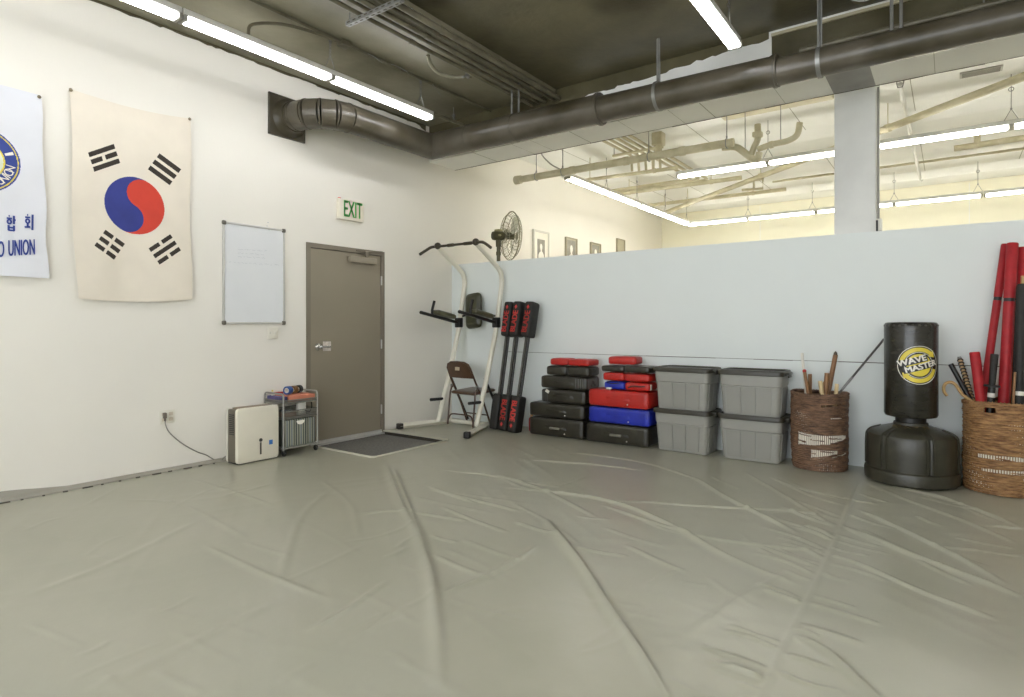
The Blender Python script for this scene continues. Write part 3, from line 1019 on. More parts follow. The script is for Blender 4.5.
# --- wire cart with a striped bin
cy0, cy1, cxa, cxb = -2.852, -2.462, .03, .352
cz = max(fmax(.02, .38, -2.87, -2.44), .006)
t = thing('rolling_cart', 'small silver mesh cart on casters with striped bin beside the door', 'cart', (0, 0, cz))
M_cart = mat('cart_silver', (158, 157, 150), .38, metal=.5, var=.06)
M_mesh = mat('cart_mesh', (136, 134, 124), .45, metal=.3, var=.1, scale=60)
for x in (cxa, cxb):
    for y in (cy0, cy1):
        MB().cyl((x, y, .055), (x, y, .565), .0095, seg=10).build('post', M_cart, t)
for y in (cy0, cy1):
    pts = [(cxa, y, .565)] + arc((cxa + .035, y, .572), .035, PI, PI / 2, 5, (1, 0, 0), (0, 0, 1)) + arc((cxb - .035, y, .572), .035, PI / 2, 0, 5, (1, 0, 0), (0, 0, 1)) + [(cxb, y, .565)]
    MB().tube(pts, .0095, 8).build('top_rail', M_cart, t)
def tray(z, h, name):
    mb = MB()
    mb.box(cxa, cxb, cy0, cy1, z, z + .005)
    for x in (cxa, cxb):
        mb.tube([(x, cy0, z + h), (x, cy1, z + h)], .006, 6)
        mb.tube([(x, cy0, z), (x, cy1, z)], .007, 6)
    for y in (cy0, cy1):
        mb.tube([(cxa, y, z + h), (cxb, y, z + h)], .006, 6)
        mb.tube([(cxa, y, z), (cxb, y, z)], .007, 6)
    # expanded mesh sides
    k = 0.012
    n = int((cy1 - cy0) / k)
    for i in range(n + 1):
        y = cy0 + i * k
        for x in (cxa, cxb):
            mb.box(x - .001, x + .001, y - .0018, y + .0018, z, z + h)
    n = int((cxb - cxa) / k)
    for i in range(n + 1):
        x = cxa + i * k
        for y in (cy0, cy1):
            mb.box(x - .0018, x + .0018, y - .001, y + .001, z, z + h)
    nz = max(2, int(h / .016))
    for i in range(1, nz):
        zz = z + h * i / nz
        for x in (cxa, cxb):
            mb.box(x - .001, x + .001, cy0, cy1, zz - .0014, zz + .0014)
        for y in (cy0, cy1):
            mb.box(cxa, cxb, y - .001, y + .001, zz - .0014, zz + .0014)
    mb.build(name, M_mesh, t, 30)
tray(.515, .026, 'top_tray')
tray(.365, .07, 'middle_tray')
mb = MB()
for x in (cxa, cxb):
    mb.tube([(x, cy0, .075), (x, cy1, .075)], .008, 8)
for y in (cy0, cy1):
    mb.tube([(cxa, y, .075), (cxb, y, .075)], .008, 8)
mb.box(cxa, cxb, cy0, cy1, .078, .082)
mb.build('bottom_frame', M_cart, t)
# striped bin that slides in under the middle tray
sm = bpy.data.materials.new('striped_canvas')
sm.use_nodes = True
nt = sm.node_tree
bs = nt.nodes['Principled BSDF']
bs.inputs['Roughness'].default_value = .8
tcn = nt.nodes.new('ShaderNodeTexCoord'); wv = nt.nodes.new('ShaderNodeTexWave'); crn = nt.nodes.new('ShaderNodeValToRGB')
wv.bands_direction = 'Y'; wv.inputs['Scale'].default_value = 6.0; wv.inputs['Distortion'].default_value = 0.4; wv.inputs['Detail Scale'].default_value = 0.2
nt.links.new(tcn.outputs['Object'], wv.inputs['Vector']); nt.links.new(wv.outputs['Fac'], crn.inputs['Fac']); nt.links.new(crn.outputs['Color'], bs.inputs['Base Color'])
for i, (ps, col) in enumerate(((0, (92, 96, 86)), (.22, (122, 126, 112)), (.45, (170, 172, 152)), (.62, (206, 202, 182)), (.78, (128, 138, 138)), (1, (104, 112, 118)))):
    if i < 2:
        e = crn.color_ramp.elements[i]; e.position = ps
    else:
        e = crn.color_ramp.elements.new(ps)
    e.color = lin(col)
mb = MB().rbox(((cxa + cxb) / 2, (cy0 + cy1) / 2, .215), (cxb - cxa - .03, cy1 - cy0 - .04, .262), .008)
binp = mb.build('bin', sm, t)
mb = MB()
for y in (cy0 + .15, cy0 + .26):
    mb.box(cxb - .016, cxb - .010, y - .006, y + .006, .085, .345)
mb.build('bin_strip', mat('bin_strip_dark', (84, 86, 78), .6), binp, 0)
mb = MB()
hm = [(.045 * math.cos(a), .04 * math.sin(a)) for a in np.linspace(PI, 2 * PI, 12)]
mb.prism(hm, (cxb - .012, (cy0 + cy1) / 2, .330), (0, 1, 0), (0, 0, 1), .008)
mb.build('bin_pull', M_white, binp)
for x in (cxa + .012, cxb - .012):
    for y in (cy0 + .012, cy1 - .012):
        mb = MB().cyl((x, y - .010, .026), (x, y + .010, .026), .026, seg=18)
        mb.rbox((x, y, .05), (.024, .03, .014), .003)
        mb.build('caster', M_rub, t)
# things on the cart
def at_cart(name, label, cat, mb, m, group=None):
    return tag(mb.build(name, m), label, cat, group)
tz = cz + .5205
def tape(x, y, z, R, w, axis_ang, colour, inner, label):
    th = thing('tape_roll', label, 'tape', (x, y, z + R), 0, 'rolls of tape on the cart')
    Rm = Matrix.Rotation(axis_ang, 3, 'Z') @ Matrix.Rotation(PI / 2, 3, 'X')
    MB().lathe([(R * .62, -w / 2), (R, -w / 2), (R, w / 2), (R * .62, w / 2), (R * .62, -w / 2)], (0, 0, 0), 28, R=Rm, cap=False).build('tape', colour, th)
    MB().lathe([(R * .55, -w / 2), (R * .62, -w / 2), (R * .62, w / 2), (R * .55, w / 2), (R * .55, -w / 2)], (0, 0, 0), 28, R=Rm, cap=False).build('core', inner, th)
    return th
boxz = tz + .062
mb = MB().rbox((.21, -2.63, tz + .031), (.25, .30, .062), .004)
b1 = tag(mb.build('pink_box', mat('salmon_card', (206, 128, 100), .6, var=.06)), 'flat salmon pink box on the cart top', 'box')
t2 = thing('tray_box', 'blue and purple tray at the near end of the cart top', 'tray', (.19, -2.816, tz))
mb = MB()
mb.box(-.13, .13, -.028, .028, 0, .004); mb.box(-.13, .13, -.028, -.024, 0, .055); mb.box(-.13, .13, .024, .028, 0, .055); mb.box(-.13, -.126, -.028, .028, 0, .055); mb.box(.126, .13, -.028, .028, 0, .055)
mb.build('tray', mat('tray_blue', (48, 56, 92), .4, rgb2=(96, 84, 140), scale=20), t2, 0)
mb = MB().rbox((.03, 0, .03), (.14, .04, .045), .006)
mb.build('packet', mat('packet_violet', (132, 120, 170), .5, rgb2=(84, 96, 150), scale=24), t2)
tape(.20, -2.70, boxz, .042, .05, .35, mat('tape_blue', (40, 84, 150), .35), M_white, 'blue roll of tape standing on the pink box')
tape(.17, -2.615, boxz, .040, .048, .35, mat('tape_brown', (112, 78, 34), .3), M_bamboo, 'brown roll of tape in the middle of the row')
tape(.15, -2.545, boxz, .040, .045, .4, M_black, M_pale, 'black roll of tape at the far end of the row')
t3 = thing('hand_tool', 'red handled tool lying on the cart beside the tape', 'tool', (.09, -2.74, boxz))
MB().tube([(0, -.05, .012), (0, .0, .014), (.005, .05, .012)], .011, 10).build('grip', mat('grip_red', (180, 44, 34), .4), t3)
MB().tube([(.005, .05, .012), (.008, .085, .012)], .007, 8).build('jaw', M_galv, t3)
t3 = thing('small_bottle', 'small yellow capped bottle on the back of the cart', 'bottle', (.10, -2.812, tz + .0565))
MB().lathe([(.014, 0), (.015, .03), (.006, .036), (.006, .04)], (0, 0, 0), 16).build('bottle', M_clear, t3)
MB().lathe([(.008, .04), (.008, .052), (.001, .055)], (0, 0, 0), 14).build('cap', M_lens, t3)
mz = cz + .3705
t3 = thing('power_adapter', 'white adapter with black cable on the cart middle shelf', 'adapter', (.27, -2.60, mz))
MB().rbox((0, 0, .07), (.05, .085, .13), .008).build('case', M_white, t3)
MB().tube(smooth_path([(.02, .03, .05), (.05, .06, .03), (.05, .09, .07), (.02, .11, .12)], 5), .006, 6).build('cable', M_black, t3)
t3 = thing('jumbled_box', 'brown parts box on the cart middle shelf', 'box', (.2, -2.74, mz))
MB().rbox((0, 0, .022), (.2, .14, .044), .004).build('box', mat('box_brown', (150, 112, 92), .6, var=.1), t3)
MB().rbox((.02, .0, .050), (.12, .09, .014), .004).build('packet', mat('packet_blue', (150, 158, 176), .5, var=.2, scale=40), t3)

# ================================================================== OVERHEAD
# --- round dark duct: out of a square plate on the left wall, along it, then along the partition
DX, DYY, DZ0 = 0.50, -0.93, 3.46
t = thing('air_duct', 'dark painted round duct from the left wall plate along above the partition', 'duct', (DX, DYY, DZ0))
O = Vector(t.location)
mb = MB()
py0, py1, pz0, pz1 = -2.80, -2.376, 3.235, 3.66
mb.box(0.0, .012, py0, py1, pz0, pz1)
for (a, b, c_, d) in ((py0, py1, pz0, pz0 + .02), (py0, py1, pz1 - .02, pz1), (py0, py0 + .02, pz0, pz1), (py1 - .02, py1, pz0, pz1)):
    mb.box(.012, .024, a, b, c_, d)
mb.build('wall_plate', M_duct, t, 0, off=O)
yc, zc = (py0 + py1) / 2 + .03, 3.45
mb = MB().lathe([(.195, .012), (.185, .03), (.165, .05), (.155, .085), (.155, .11)], (0, yc, zc), 36, R=Rx)
mb.build('wall_collar', M_duct, t, off=O)
mb = MB()
# segmented elbow
R0 = .36
cen = Vector((.11 + .0, yc + R0 + .03, zc))
el = [Vector((.10, yc, zc))] + [Vector((.14 + R0 * math.sin(a), yc + R0 * (1 - math.cos(a)), zc + (DZ0 - zc) * a / (PI / 2))) for a in (0.0, PI / 8, PI / 4, 3 * PI / 8, PI / 2)]
for i in range(len(el) - 1):
    mb.tube([el[i], el[i + 1]], .148, 36)
mb.build('elbow', M_duct, t, 30, off=O)
mb = MB().tube([el[-1], (DX, DYY - .02, DZ0)], .147, 36)
for i in (1, 2, 3, 4, 5):
    d = (el[min(i + 1, len(el) - 1)] - el[i - 1]).normalized()
    mb.tube([el[i] - d * .008, el[i] + d * .008], .153, 36)
mb.build('side_run', M_duct, t, 30, off=O)
mb = MB()
mb.tube([(DX, DYY - .14, DZ0), (DX, DYY, DZ0)], .149, 36)
mb.tube([(DX, DYY, DZ0), (DX + .14, DYY, DZ0)], .149, 36)
mb.ball((DX, DYY, DZ0), .15, seg=28, rings=14)
mb.build('corner_elbow', M_duct, t, 30, off=O)
RUN = [(DX, .149, 3.466), (2.79, .147, 3.437), (2.80, .127, 3.433), (4.43, .124, 3.408), (4.44, .112, 3.395), (XR, .108, 3.385)]
for i, nm in ((0, 'duct_section'), (2, 'duct_section'), (4, 'duct_section')):
    mb = MB()
    xa, ra, za = RUN[i]
    xb, rb, zb = RUN[i + 1]
    mb.tube([(xa, DYY, za), (xb, DYY, zb)], ra, 40, radii=[ra, rb])
    mb.tube([(xb - .025, DYY, zb), (xb + .02, DYY, zb)], rb + .008, 40)
    mb.tube([(xb - .015, DYY, zb), (xb - .0, DYY, zb)], rb + .013, 40)
    if i == 0:
        for xx in (1.1, 1.75):
            mb.tube([(xx, DYY, za + (zb - za) * (xx - xa) / (xb - xa)), (xx + .02, DYY, za + (zb - za) * (xx - xa) / (xb - xa))], ra + .0035, 40)
    mb.build(nm, M_duct, t, 30, off=O)
# straps that hang the run from the ceiling
for (x, r, z) in ((3.40, .128, 3.428), (4.76, .113, 3.394)):
    mb = MB()
    mb.tube([(x, DYY - .0, z + r), (x, DYY, ZC)], .012, 4)
    mb.box(x - .018, x + .018, DYY - .004, DYY + .004, z + r, ZC)
    ringp = [Vector((x, DYY + (r + .004) * math.cos(a), z + (r + .004) * math.sin(a))) for a in np.linspace(0, 2 * PI, 40, endpoint=False)]
    vs, fs = [], []
    for k, q in enumerate(ringp):
        d = (q - Vector((x, DYY, z))).normalized() * .004
        vs += [q + Vector((-.016, 0, 0)), q + Vector((.016, 0, 0)), q + d + Vector((.016, 0, 0)), q + d + Vector((-.016, 0, 0))]
    for k in range(40):
        l = (k + 1) % 40
        for j in range(4):
            fs.append((k * 4 + j, k * 4 + (j + 1) % 4, l * 4 + (j + 1) % 4, l * 4 + j))
    mb.add(vs, fs)
    mb.build('hanger_strap', M_galv, t, off=O)
mb = MB()
for x, rr in ((1.706, .011), (1.798, .011), (5.25, .012), (5.31, .012)):
    mb = MB().cyl((x, DYY, 3.56 if x < 3 else 3.49), (x, DYY, ZC - (.04 if x < 1.98 else 0)), rr, seg=8)
    mb.build('hanger_rod', M_galv, t, off=O)

# slim pipe lying along the top of the duct on the right
t = thing('pipe', 'slim grey pipe running above the right half of the dark duct', 'pipe', (4.6, DYY + .06, 3.552))
MB().tube([(0, 0, 0), (XR - 4.6, 0, -.01)], .022, 12).build('pipe_run', M_pipeD, t)
for x in (1.2, 2.6):
    MB().cyl((x, 0, 0), (x, 0, ZC - 3.552), .006, seg=6).build('hanger', M_galv, t)

# --- bundle of dark conduits under the ceiling and the slotted channel that carries it
for i in range(5):
    x = 1.66 + i * .092
    z = ZC - .115 + (.012 if i % 2 else 0)
    r = (.020, .016, .022, .016, .026)[i]
    mb = MB().tube([(x, -7.5, z), (x, -.46, z)], r, 10)
    for y in (-5.2, -2.4, -.9):
        mb.tube([(x, y - .03, z), (x, y + .03, z)], r + .005, 10)
    o = mb.build('conduit', M_pipeD)
    tag(o, ['dark conduit nearest the left wall in the ceiling bundle', 'second conduit from the left wall in the ceiling bundle', 'middle conduit of the ceiling bundle', 'fourth conduit from the left wall in the ceiling bundle', 'thickest and rightmost conduit of the ceiling bundle'][i], 'conduit', 'conduits of the dark ceiling bundle')
t = thing('strut_channel', 'slotted steel channel hung across the dark conduit bundle', 'bracket', (1.88, -3.02, ZC - .176))
mb = MB().box(-.36, .30, -.02, .02, -.004, 0)
mb.box(-.36, .30, -.02, -.017, 0, .03)
mb.box(-.36, .30, .017, .02, 0, .03)
mb.build('channel', M_galv, t, 0)
mb = MB()
for k in range(9):
    mb.rbox((-.32 + k * .07, 0, -.0045), (.036, .014, .002), .0009, 1)
    mb.rbox((-.32 + k * .07, -.0205, .015), (.036, .002, .012), .0009, 1)
mb.build('slots', M_seam, t)
mb = MB()
for x in (-.33, .27):
    mb.cyl((x, 0, 0), (x, 0, .165), .006, seg=8)
    mb.cyl((x, 0, -.012), (x, 0, -.004), .012, seg=6)
mb.build('hanger_rod', M_galv, t)

# flexible conduit that drops from the ceiling to a clamp
t = thing('flexible_conduit', 'curved ribbed conduit dropping from the dark ceiling to a clamp', 'conduit', onz(428, 56, ZC - .04))
O = Vector(t.location)
pts = [onz(428, 55, ZC - .045), onz(431, 65, 3.86), onz(439, 73, 3.83), onz(452, 77, 3.83), onz(464, 77.5, 3.84)]
pts = [p - O for p in smooth_path(pts, 8)]
MB().tube(pts, .016, 10, radii=[.016 + .003 * (i % 2) for i in range(len(pts))]).build('hose', mat('flex_grey', (150, 146, 126), .45, metal=.2), t, 60)
p = onz(466, 76, 3.84) - O
mb = MB()
mb.rbox(p, (.03, .12, .02), .004, rot=Matrix.Rotation(.5, 3, 'X'))
mb.rbox(p + Vector((.0, .03, .03)), (.03, .02, .09), .004)
mb.cyl(p, p + Vector((0, 0, ZC - 3.84)), .006, seg=8)
mb.build('clamp', M_galv, t)
MB().tube([pts[-1], pts[-1] + Vector((.05, .06, .01))], .008, 8).build('tail', M_pipeD, t)

# conduit in the groove of the lower ceiling strip, with a branch to the light
t = thing('conduit', 'thin dark conduit in the ceiling groove with a branch to the light', 'conduit', (1.01, -2.8, ZC - .05))
O = Vector(t.location)
MB().tube([Vector((1.04, -7.0, ZC - .055)) - O, Vector((1.04, -.46, ZC - .055)) - O], .013, 8).build('run', M_pipeD, t)
mb = MB().rbox(Vector((1.05, -2.68, ZC - .07)) - O, (.09, .10, .05), .006)
mb.build('junction_box', M_pipeD, t)
MB().tube([p - O for p in smooth_path([(1.05, -2.72, ZC - .07), (1.04, -3.0, ZC - .085), (1.0, -3.3, ZC - .12), (.98, -3.55, ZC - .22), (.97, -3.58, ZC - .32)], 5)], .014, 8).build('branch', M_pipeD, t)
for (y, dx, dz) in ((-2.1, .15, -.09), (-1.5, .05, -.12), (-2.4, .12, -.1)):
    MB().tube(smooth_path([(1.05 - O.x, y - O.y, -.005), (1.05 + dx * .5 - O.x, y + .02 - O.y, dz * .4), (1.05 + dx - O.x, y + .08 - O.y, dz)], 5), .0022, 5).build('loose_wire', M_galv, t)
# pipe between the light end and the beam
t = thing('pipe', 'short dark pipe in the corner behind the end of the wall light', 'pipe', (.74, -1.0, 3.76))
MB().tube([(0, -.30, 0), (0, .55, 0)], .020, 10).build('pipe_run', M_pipeD, t)
mb = MB().rbox((0, .2, .07), (.05, .02, .02), .004); mb.rbox((0, .2, .05), (.02, .02, .09), .004); mb.cyl((0, .2, .03), (0, .2, .17), .005, seg=6)
mb.build('clamp', M_galv, t)
# thick duct stub at the upper right
t = thing('duct_stub', 'dark capped duct end under the ceiling at the top right', 'duct', (5.12, -1.12, 3.80))
MB().tube([(-.02, -1.2, 0), (0, -.02, 0), (0, 0, 0)], .14, 28, radii=[.14, .14, .12]).build('duct', mat('stub_dark', (96, 90, 62), .5, rgb2=(50, 46, 26), scale=6), t)
mb = MB()
for y in (-.9, -.1):
    mb.tube([(.143 * math.cos(a), y, .143 * math.sin(a)) for a in np.linspace(0, 2 * PI, 32, endpoint=False)], .008, 6, closed=True)
    mb.cyl((0, y, .14), (0, y, .17), .01, seg=6)
mb.build('band', M_galv, t)

# --- strip lights
def fixture(L, tubes, chains, drop, tube_mat, wire='chain'):
    """two rows of tubes below a channel; length along local +Y, tube centre at z 0; chains = list of y"""
    root = bpy.data.objects.new('strip_light', None)
    C.objects.link(root)
    mb = MB()
    mb.rbox((0, L / 2, .050), (.090, L, .050), .006, 1)
    mb.build('housing', M_fix, root)
    n = tubes
    seg = L / n
    for k in range(n):
        for x in (-.03, .03):
            mb = MB().cyl((x, k * seg + .035, 0), (x, (k + 1) * seg - .035, 0), .0165, seg=14)
            mb.build('lamp_tube', tube_mat, root)
    for k in range(n + 1):
        y = min(max(k * seg, .015), L - .015)
        MB().rbox((0, y, .005), (.11, .045 if 0 < k < n else .026, .045), .006).build('lamp_holder', M_fixD, root)
    for y in chains:
        mb = MB()
        if wire == 'chain':
            zt = .08 + (drop - .08) * .45
            mb.tube([(0, y - .06, .08), (0, y, zt)], .004, 6)
            mb.tube([(0, y + .06, .08), (0, y, zt)], .004, 6)
            k = zt
            i = 0
            while k < drop - .03:
                d = (0.009, 0) if i % 2 else (0, .009)
                mb.tube([(d[0], y + d[1], k), (d[0] * .8, y + d[1] * .8, k + .03), (-d[0] * .8, y - d[1] * .8, k + .03), (-d[0], y - d[1], k)], .0035, 5, closed=True)
                k += .026
                i += 1
            mb.cyl((0, y, drop - .03), (0, y, drop), .006, seg=6)
            mb.tube([(0, y + .016 * math.cos(a), drop - .03 + .016 * math.sin(a)) for a in np.linspace(0, 2 * PI, 12, endpoint=False)], .004, 6, closed=True)
        else:
            zt = .20
            mb.tube([(0, y - .06, .08), (0, y, zt)], .003, 6)
            mb.tube([(0, y + .06, .08), (0, y, zt)], .003, 6)
            mb.cyl((0, y, zt), (0, y, drop), .004, seg=6)
            mb.rbox((0, y, zt), (.02, .02, .02), .005)
            mb.tube([(0, y + .022 * math.cos(a), drop * .72 + .022 * math.sin(a)) for a in np.linspace(0, 2 * PI, 12, endpoint=False)], .004, 6, closed=True)
        mb.build('hanger', M_galv, root)
    return root
def place_light(proto, loc, rz, label, group):
    o = proto if 'label' not in proto else copy_tree(proto)
    o.location = loc
    o.rotation_euler = (0, 0, rz)
    return tag(o, label, 'light', group)

ZN = 3.55
GN = 'lit strip lights in the front room'
pn = fixture(2.66, 2, [.16, 1.33], ZC - .04 - ZN, M_tube)
place_light(pn, (1.0, -1.467, ZN), PI, 'lit strip light along the left wall whose end meets the duct corner', GN)
place_light(pn, (1.0, -4.135, ZN), PI, 'lit strip light at the top left edge above the flags', GN)
place_light(pn, (1.0, -6.80, ZN), PI, 'added unseen strip light, rearmost along the left wall', GN)  # out of view, added to light the front room
pm = fixture(2.66, 2, [.18, 1.9], ZC - ZN, M_tube)
place_light(pm, (4.19, -1.245, ZN), PI, 'lit strip light over the middle of the room by the duct', GN)
place_light(pm, (4.19, -3.92, ZN), PI, 'added unseen strip light overhead in the middle of the room', GN)  # this and the next continue the row unseen, added for their light
place_light(pm, (4.19, -6.60, ZN), PI, 'added unseen strip light, rearmost in the middle row', GN)
place_light(pm, (7.38, -1.245, ZN), PI, 'added unseen strip light of the right hand row nearest the partition', GN)  # whole right hand row is unseen, added to light the room
place_light(pm, (7.38, -3.92, ZN), PI, 'added unseen strip light in the middle of the right hand row', GN)
place_light(pm, (7.38, -6.60, ZN), PI, 'added unseen strip light at the rear of the right hand row', GN)
GF = 'lit strip lights in the next room'
ZB = 3.40
pf = fixture(2.45, 2, [1.225, 2.385], ZC - ZB, M_tubeF, 'wire')
place_light(pf, (2.455, 2.05, ZB), -PI / 2, 'lit strip light in the next room left of the white column', GF)
place_light(pf, (4.91, 2.05, ZB), -PI / 2, 'lit strip light in the next room right of the column, upper one', GF)
place_light(pf, (1.165, 1.16, ZB), 0, 'near lit strip light along the left wall of the next room', GF)
place_light(pf, (1.165, 3.62, ZB), 0, 'far lit strip light along the left wall of the next room', GF)
place_light(pf, (1.13, 6.165, ZB), -PI / 2, 'farthest row strip light left of the column, beside the corner', GF)
place_light(pf, (3.59, 6.165, ZB), -PI / 2, 'farthest row strip light passing behind the white column', GF)
place_light(pf, (6.05, 6.165, ZB), -PI / 2, 'farthest row strip light at the right edge', GF)

# --- pipes of the next room
t = thing('pipe', 'thick cream pipe hung behind the beam on ring hangers', 'pipe', (.47, .9, 3.42))
mb = MB().tube([(0, 0, 0), (3.10, 0, .0)], .048, 18)
mb.build('pipe_run', M_pipeL, t)
MB().tube([(-.03, 0, 0), (.07, 0, 0)], .062, 18).build('flange', M_pipeL, t)
for x in (.9, 1.7, 2.45):
    MB().tube([(x, 0, 0), (x + .07, 0, 0)], .056, 18).build('coupling', M_pipeL, t)
for x in (.34, .78, 2.05, 3.02):
    mb = MB().cyl((x, 0, .07), (x, 0, ZC - 3.42), .006, seg=6)
    mb.tube([(x, .056 * math.cos(a), .056 * math.sin(a)) for a in np.linspace(0, 2 * PI, 20, endpoint=False)], .006, 6, closed=True)
    mb.rbox((x, 0, .075), (.018, .018, .03), .004)
    mb.build('ring_hanger', M_galv, t)
# drain fittings at the right end of the pipe
t = thing('drain_pipe', 'cream drain pipe fittings with a trap beside the column', 'pipe', (3.57, .9, 3.42))
O = Vector(t.location)
yy = 1.04
q = [Vector((3.40, yy, 3.42)), Vector((3.55, yy, 3.40)), Vector((3.65, yy, 3.32)), Vector((3.74, yy, 3.235)), Vector((3.80, yy, 3.225)), Vector((3.82, yy, 3.29))]
MB().tube([v - O for v in smooth_path(q, 5)], .04, 14).build('trap', M_pipeL, t)
MB().tube([v - O for v in smooth_path([Vector((3.72, yy, 3.26)), Vector((3.76, yy, 3.36)), Vector((3.80, yy, 3.45)), Vector((3.80, yy, 3.62))], 4)], .036, 14).build('riser', M_pipeL, t)
MB().tube([v - O for v in smooth_path([Vector((3.80, yy, 3.33)), Vector((3.95, yy, 3.36)), Vector((4.12, yy, 3.37)), Vector((4.22, yy, 3.42)), Vector((4.25, yy, 3.55))], 5)], .034, 14).build('branch', M_pipeL, t)
mb = MB()
mb.rbox(Vector((3.80, yy, 3.50)) - O, (.10, .10, .06), .01)
mb.tube([Vector((3.93, yy, 3.355)) - O, Vector((3.97, yy, 3.36)) - O], .042, 14)
mb.build('fitting', M_pipeL, t)
for x in (3.66, 4.05):
    MB().cyl(Vector((x, yy, 3.36)) - O, Vector((x, yy, ZC)) - O, .005, seg=6).build('hanger_rod', M_galv, t)
t = thing('ceiling_plate', 'rough cream patch plate on the ceiling above the drain fittings', 'plate', (3.9, 1.35, ZC))
MB().rbox((0, 0, -.04), (1.25, .34, .08), .02).build('plate', M_pipeL, t)
# bundle of cream conduits that comes through the beam
def run(pts, r, label, group=None, m=M_pipeL, name='conduit'):
    o = MB().tube(pts, r, 8).build(name, m)
    return tag(o, label, 'conduit', group)
labs = ['cream conduit nearest the left wall in the bundle behind the beam', 'second cream conduit in the bundle behind the beam', 'middle cream conduit in the bundle behind the beam', 'fourth cream conduit in the bundle behind the beam', 'rightmost cream conduit in the bundle behind the beam']
for i in range(5):
    x = 1.70 + i * .10
    run(smooth_path([(x, .06, 3.86), (x, 1.4, 3.86), (x, 2.0 + .03 * i, 3.86), (x + .01, 2.12 + .03 * i, 3.84), (x + .01, 2.15 + .03 * i, 3.70), (x + .01, 2.16 + .03 * i, 3.62)], 4), .02, labs[i], 'cream conduits behind the beam')
labs = ['left one of three cream conduits running back over the strip light', 'middle one of three cream conduits running back over the strip light', 'right one of three cream conduits running back over the strip light']
for i in range(3):
    x = 1.94 + i * .11
    run([(x, 2.45, 3.86), (x, 4.0 + .12 * i, 3.86)] + arc((x - .1, 4.0 + .12 * i, 3.86), .1, 0, PI / 2, 6, (1, 0, 0), (0, 1, 0)) + [(.3, 4.1 + .12 * i, 3.86)], .022, labs[i], 'three cream conduits in the next room')
t = thing('strut_channel', 'thin steel channel carrying cream conduits behind the beam', 'bracket', (1.9, 1.86, 3.80))
MB().box(-.36, .42, -.02, .02, 0, .03).build('channel', M_pipeL, t, 0)
mb = MB()
for x in (-.34, .40):
    mb.cyl((x, 0, 0), (x, 0, ZC - 3.80), .006, seg=6)
mb.build('hanger_rod', M_galv, t)
t = thing('junction_box', 'cream ceiling box with pipe stubs beside the conduit bundle', 'box', (2.32, 1.7, ZC))
MB().rbox((0, 0, -.09), (.15, .15, .18), .015).build('box', M_pipeL, t)
MB().cyl((0, 0, -.18), (0, 0, -.30), .05, seg=14).build('stub', M_pipeL, t)
for (a, b, r, l) in (((.60, 2.2, 3.62), (2.35, 2.35, 3.62), .028, 'cream pipe crossing behind the thick hung pipe'), ((.50, 3.6, 3.66), (2.9, 3.7, 3.66), .035, 'cream pipe crossing above the second conduit turn'), ((.28, 5.56, 3.80), (3.16, 5.66, 3.80), .035, 'cream pipe in the far part of the next room'),
                     ((3.0, 5.35, 3.90), (XR - .1, 5.35, 3.90), .02, 'thin pipe across the far ceiling behind the column')):
    mb = MB().tube([a, b], r, 12)
    o = bpy.data.objects.new('pipe', None); C.objects.link(o); o.location = a
    tag(o, l, 'pipe')
    MB().tube([(0, 0, 0), Vector(b) - Vector(a)], r, 12).build('pipe_run', M_pipeL, o)
    for k in (.2, .8):
        mb = MB()
        p = (Vector(b) - Vector(a)) * k
        mb.cyl(p, p + Vector((0, 0, ZC - a[2])), .006, seg=6)
        mb.tube([p + Vector((-.02, 0, 0)), p + Vector((.02, 0, 0))], r + .008, 12)
        mb.build('hanger', M_pipeL, o)
# sprinkler main that crosses diagonally
a, b = onz(664, 213, 3.67), onz(1024, 76.5, 3.67)
b = b + (b - a) * .12
t = thing('sprinkler_pipe', 'cream pipe crossing the next room diagonally behind the column', 'pipe', a)
MB().tube([(0, 0, 0), b - a], .042, 14).build('pipe_run', M_pipeL, t)
for k in (.12, .4, .70):
    mb = MB()
    p = (b - a) * k
    mb.cyl(p, p + Vector((0, 0, ZC - a.z)), .006, seg=6)
    mb.tube([p - (b - a).normalized() * .03, p + (b - a).normalized() * .03], .05, 14)
    mb.build('hanger', M_pipeL, t)
q = onz(742, 190, 3.67) - a
mb = MB().tube([q + Vector(v) for v in ((0, 0, 0), (.35, .0, -.02), (.35, 0, .14), (.2, 0, .14), (.2, 0, .0))], .022, 8)
mb.build('bracket', M_pipeL, t)
t = thing('pipe_tee', 'cream pipe tee near the right edge of the next room', 'pipe', (5.9, 3.9, 3.70))
mb = MB().tube([(-.25, 0, 0), (.9, 0, .02)], .04, 12)
mb.build('pipe_run', M_pipeL, t)
MB().tube([(0, 0, 0), (0, 0, ZC - 3.70)], .036, 12).build('branch', M_pipeL, t)
# white rod that runs back from the beam, held by a U-clamp
qa, qb = onz(900, 84, 3.83), onz(920, 178, 3.83)
t = thing('hanging_rod', 'white rod running back from the beam held by a hook clamp', 'rod', qa)
qb = qb - qa
MB().tube([(0, 0, 0), qb], .024, 10).build('rod', M_fix, t)
MB().tube([(-.03, .03, .14), (-.03, .03, .02), (-.02, .03, -.025), (.02, .03, -.025), (.03, .03, .02), (.03, .03, .14)], .007, 8).build('hook_clamp', M_galv, t)
mb = MB().tube([qb, qb + Vector((0, .02, -.03)), qb + Vector((.02, .02, -.05)), qb + Vector((.04, .02, -.03))], .012, 8)
mb.cyl(qb + Vector((0, -.1, 0)), qb + Vector((0, -.1, .14)), .006, seg=6)
mb.build('end_hook', M_fix, t)
t = thing('ceiling_grille', 'grey slot grille on the ceiling right of the column', 'vent', (5.87, 1.76, ZC))
MB().rbox((0, 0, -.008), (.36, .16, .016), .004).build('frame', mat('grille_grey', (176, 174, 166), .5), t)
mb = MB()
